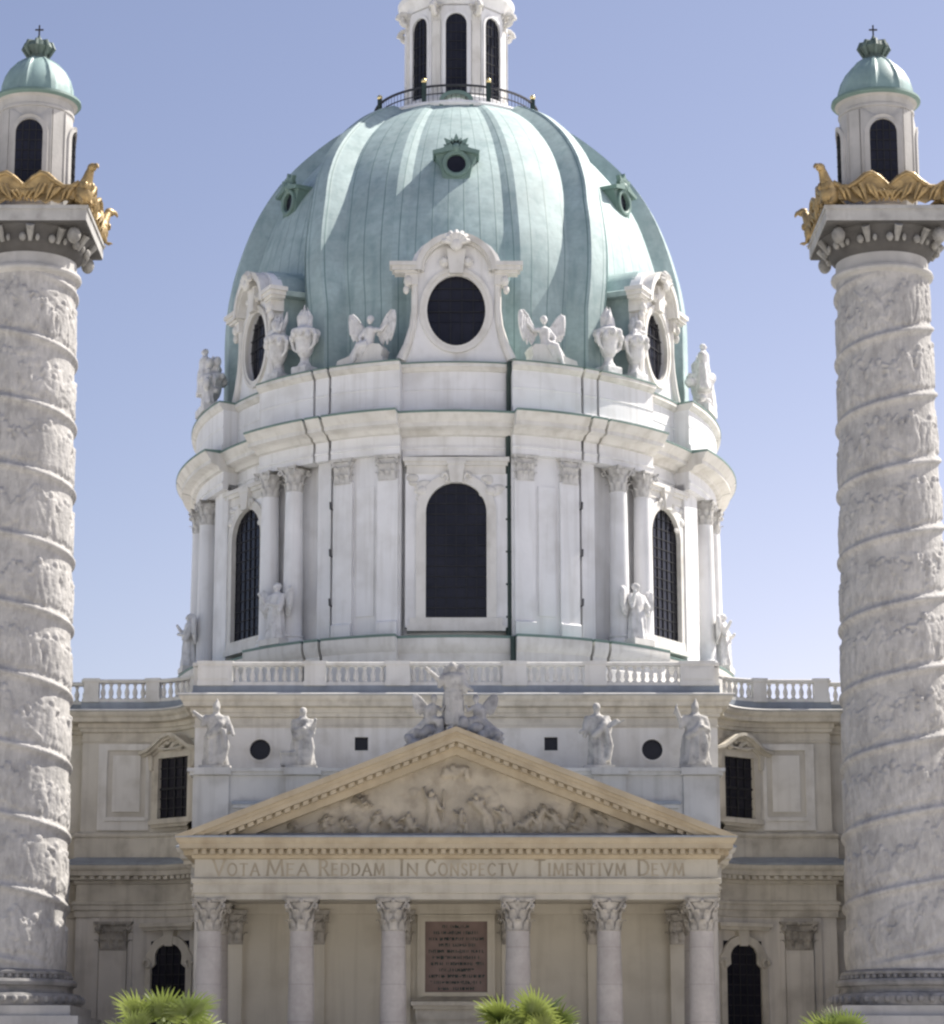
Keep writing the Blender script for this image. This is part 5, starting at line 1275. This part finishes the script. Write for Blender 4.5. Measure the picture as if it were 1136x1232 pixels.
drum_angel(-71, 'white winged angel at the left outer edge of the drum, seen against the sky', 3, 1)
drum_angel(71, 'bright white winged angel at the right outer edge of the drum, seen against the sky', 4, -1)

# ================================================================== fan palms in the foreground
def fan_leaf(seed):
    """local: petiole starts at origin and runs along +x rising; fan of pleated segments"""
    rnd = random.Random(seed); mb = MB(); pl = .52 + rnd.random() * .2
    pts = [Vector((pl * t, 0, .10 * math.sin(t * 2.2))) for t in [i / 6 for i in range(7)]]
    mb.tube(pts, [.02, .016, .014, .012, .011, .010, .010], 6)
    c = pts[-1]; nseg = 24; Lr = .52
    for i in range(nseg):
        a = R(-118 + 236 * i / (nseg - 1)); L_ = Lr * (.72 + .28 * math.cos(a / 2.1)) * rnd.uniform(.93, 1.05); w = .03
        d = Vector((math.cos(a), math.sin(a), 0)); q = Vector((-d.y, d.x, 0)); droop = rnd.uniform(.02, .1); vs = []; K = 7
        for k in range(K):
            t = k / (K - 1); ww = w * (.25 + 1.0 * math.sin(min(t * 1.6, 1.0) * PI / 2)) * (1 if t < .45 else max(.06, 1 - (t - .45) / .56))
            p = c + d * (L_ * t) + Vector((0, 0, .05 * math.sin(t * 2.2) - droop * t ** 2.4 + (.1 * (1 - abs(math.cos(a))) if False else 0) + .10 * t * abs(math.sin(a))))
            vs += [p - q * ww, p + Vector((0, 0, .014 * (1 - t))), p + q * ww]
        mb.add([tuple(v) for v in vs], [(k * 3 + j, (k + 1) * 3 + j, (k + 1) * 3 + j + 1, k * 3 + j + 1) for k in range(K - 1) for j in range(2)])
    return mb
LEAFM = [fan_leaf(50 + i).mesh('frond', True, 70) for i in range(6)]
def palm(x, y, zc, label, seed, sc=1.0, bias=()):
    t = thing('fan_palm', label, 'palm', (x, y, 0), 0, 'fan palms in front of the church')
    rnd = random.Random(seed)
    mb = MB(); pr = []
    for i in range(26):
        z = .55 + (zc - .5) * i / 25; pr.append((.12 + .03 * (i % 2) + .02 * rnd.random() + (.03 if i > 18 else 0), z))
    mb.lathe(pr, 14); part('trunk', mb, 'bark', t)
    mb = MB(); mb.lathe([(.36, .003), (.38, .05), (.46, .5), (.5, .52), (.5, .62), (.44, .62), (.42, .5)], 28); part('planter', mb, 'planter', t)
    n = 13
    for i in range(n + len(bias)):
        if i < n: az = i * 2.39996 + rnd.uniform(-.2, .2); el = R(78 - 95 * (i / n) ** .9) ; s_ = sc * rnd.uniform(.85, 1.1) * (.85 if i < 2 else 1)
        else: az, el, s_ = bias[i - n][0], R(bias[i - n][1]), sc * bias[i - n][2]
        me = LEAFM[rnd.randrange(6)]
        o = part('frond', me, 'leaf', t, (0, 0, zc + rnd.uniform(-.05, .08)))
        o.rotation_euler = (Matrix.Rotation(az, 4, 'Z') @ Matrix.Rotation(-el, 4, 'Y') @ Matrix.Rotation(rnd.uniform(-.9, .9), 4, 'X')).to_euler(); o.scale = (s_, s_, s_)
palm(-4.92, -75, 2.40, 'bright green fan palm with full round crown, leftmost of the three', 31, 1.06)
palm(1.15, -75, 2.30, 'bright green fan palm with parted crown in front of the middle portico columns', 32, .98, ((2.7, 42, 1.1), (.45, 48, 1.1), (3.0, 38, 1.0), (.2, 40, 1.0)))
palm(6.45, -75, 2.13, 'green fan palm with only its tips showing, before the right relief column', 33, .95)
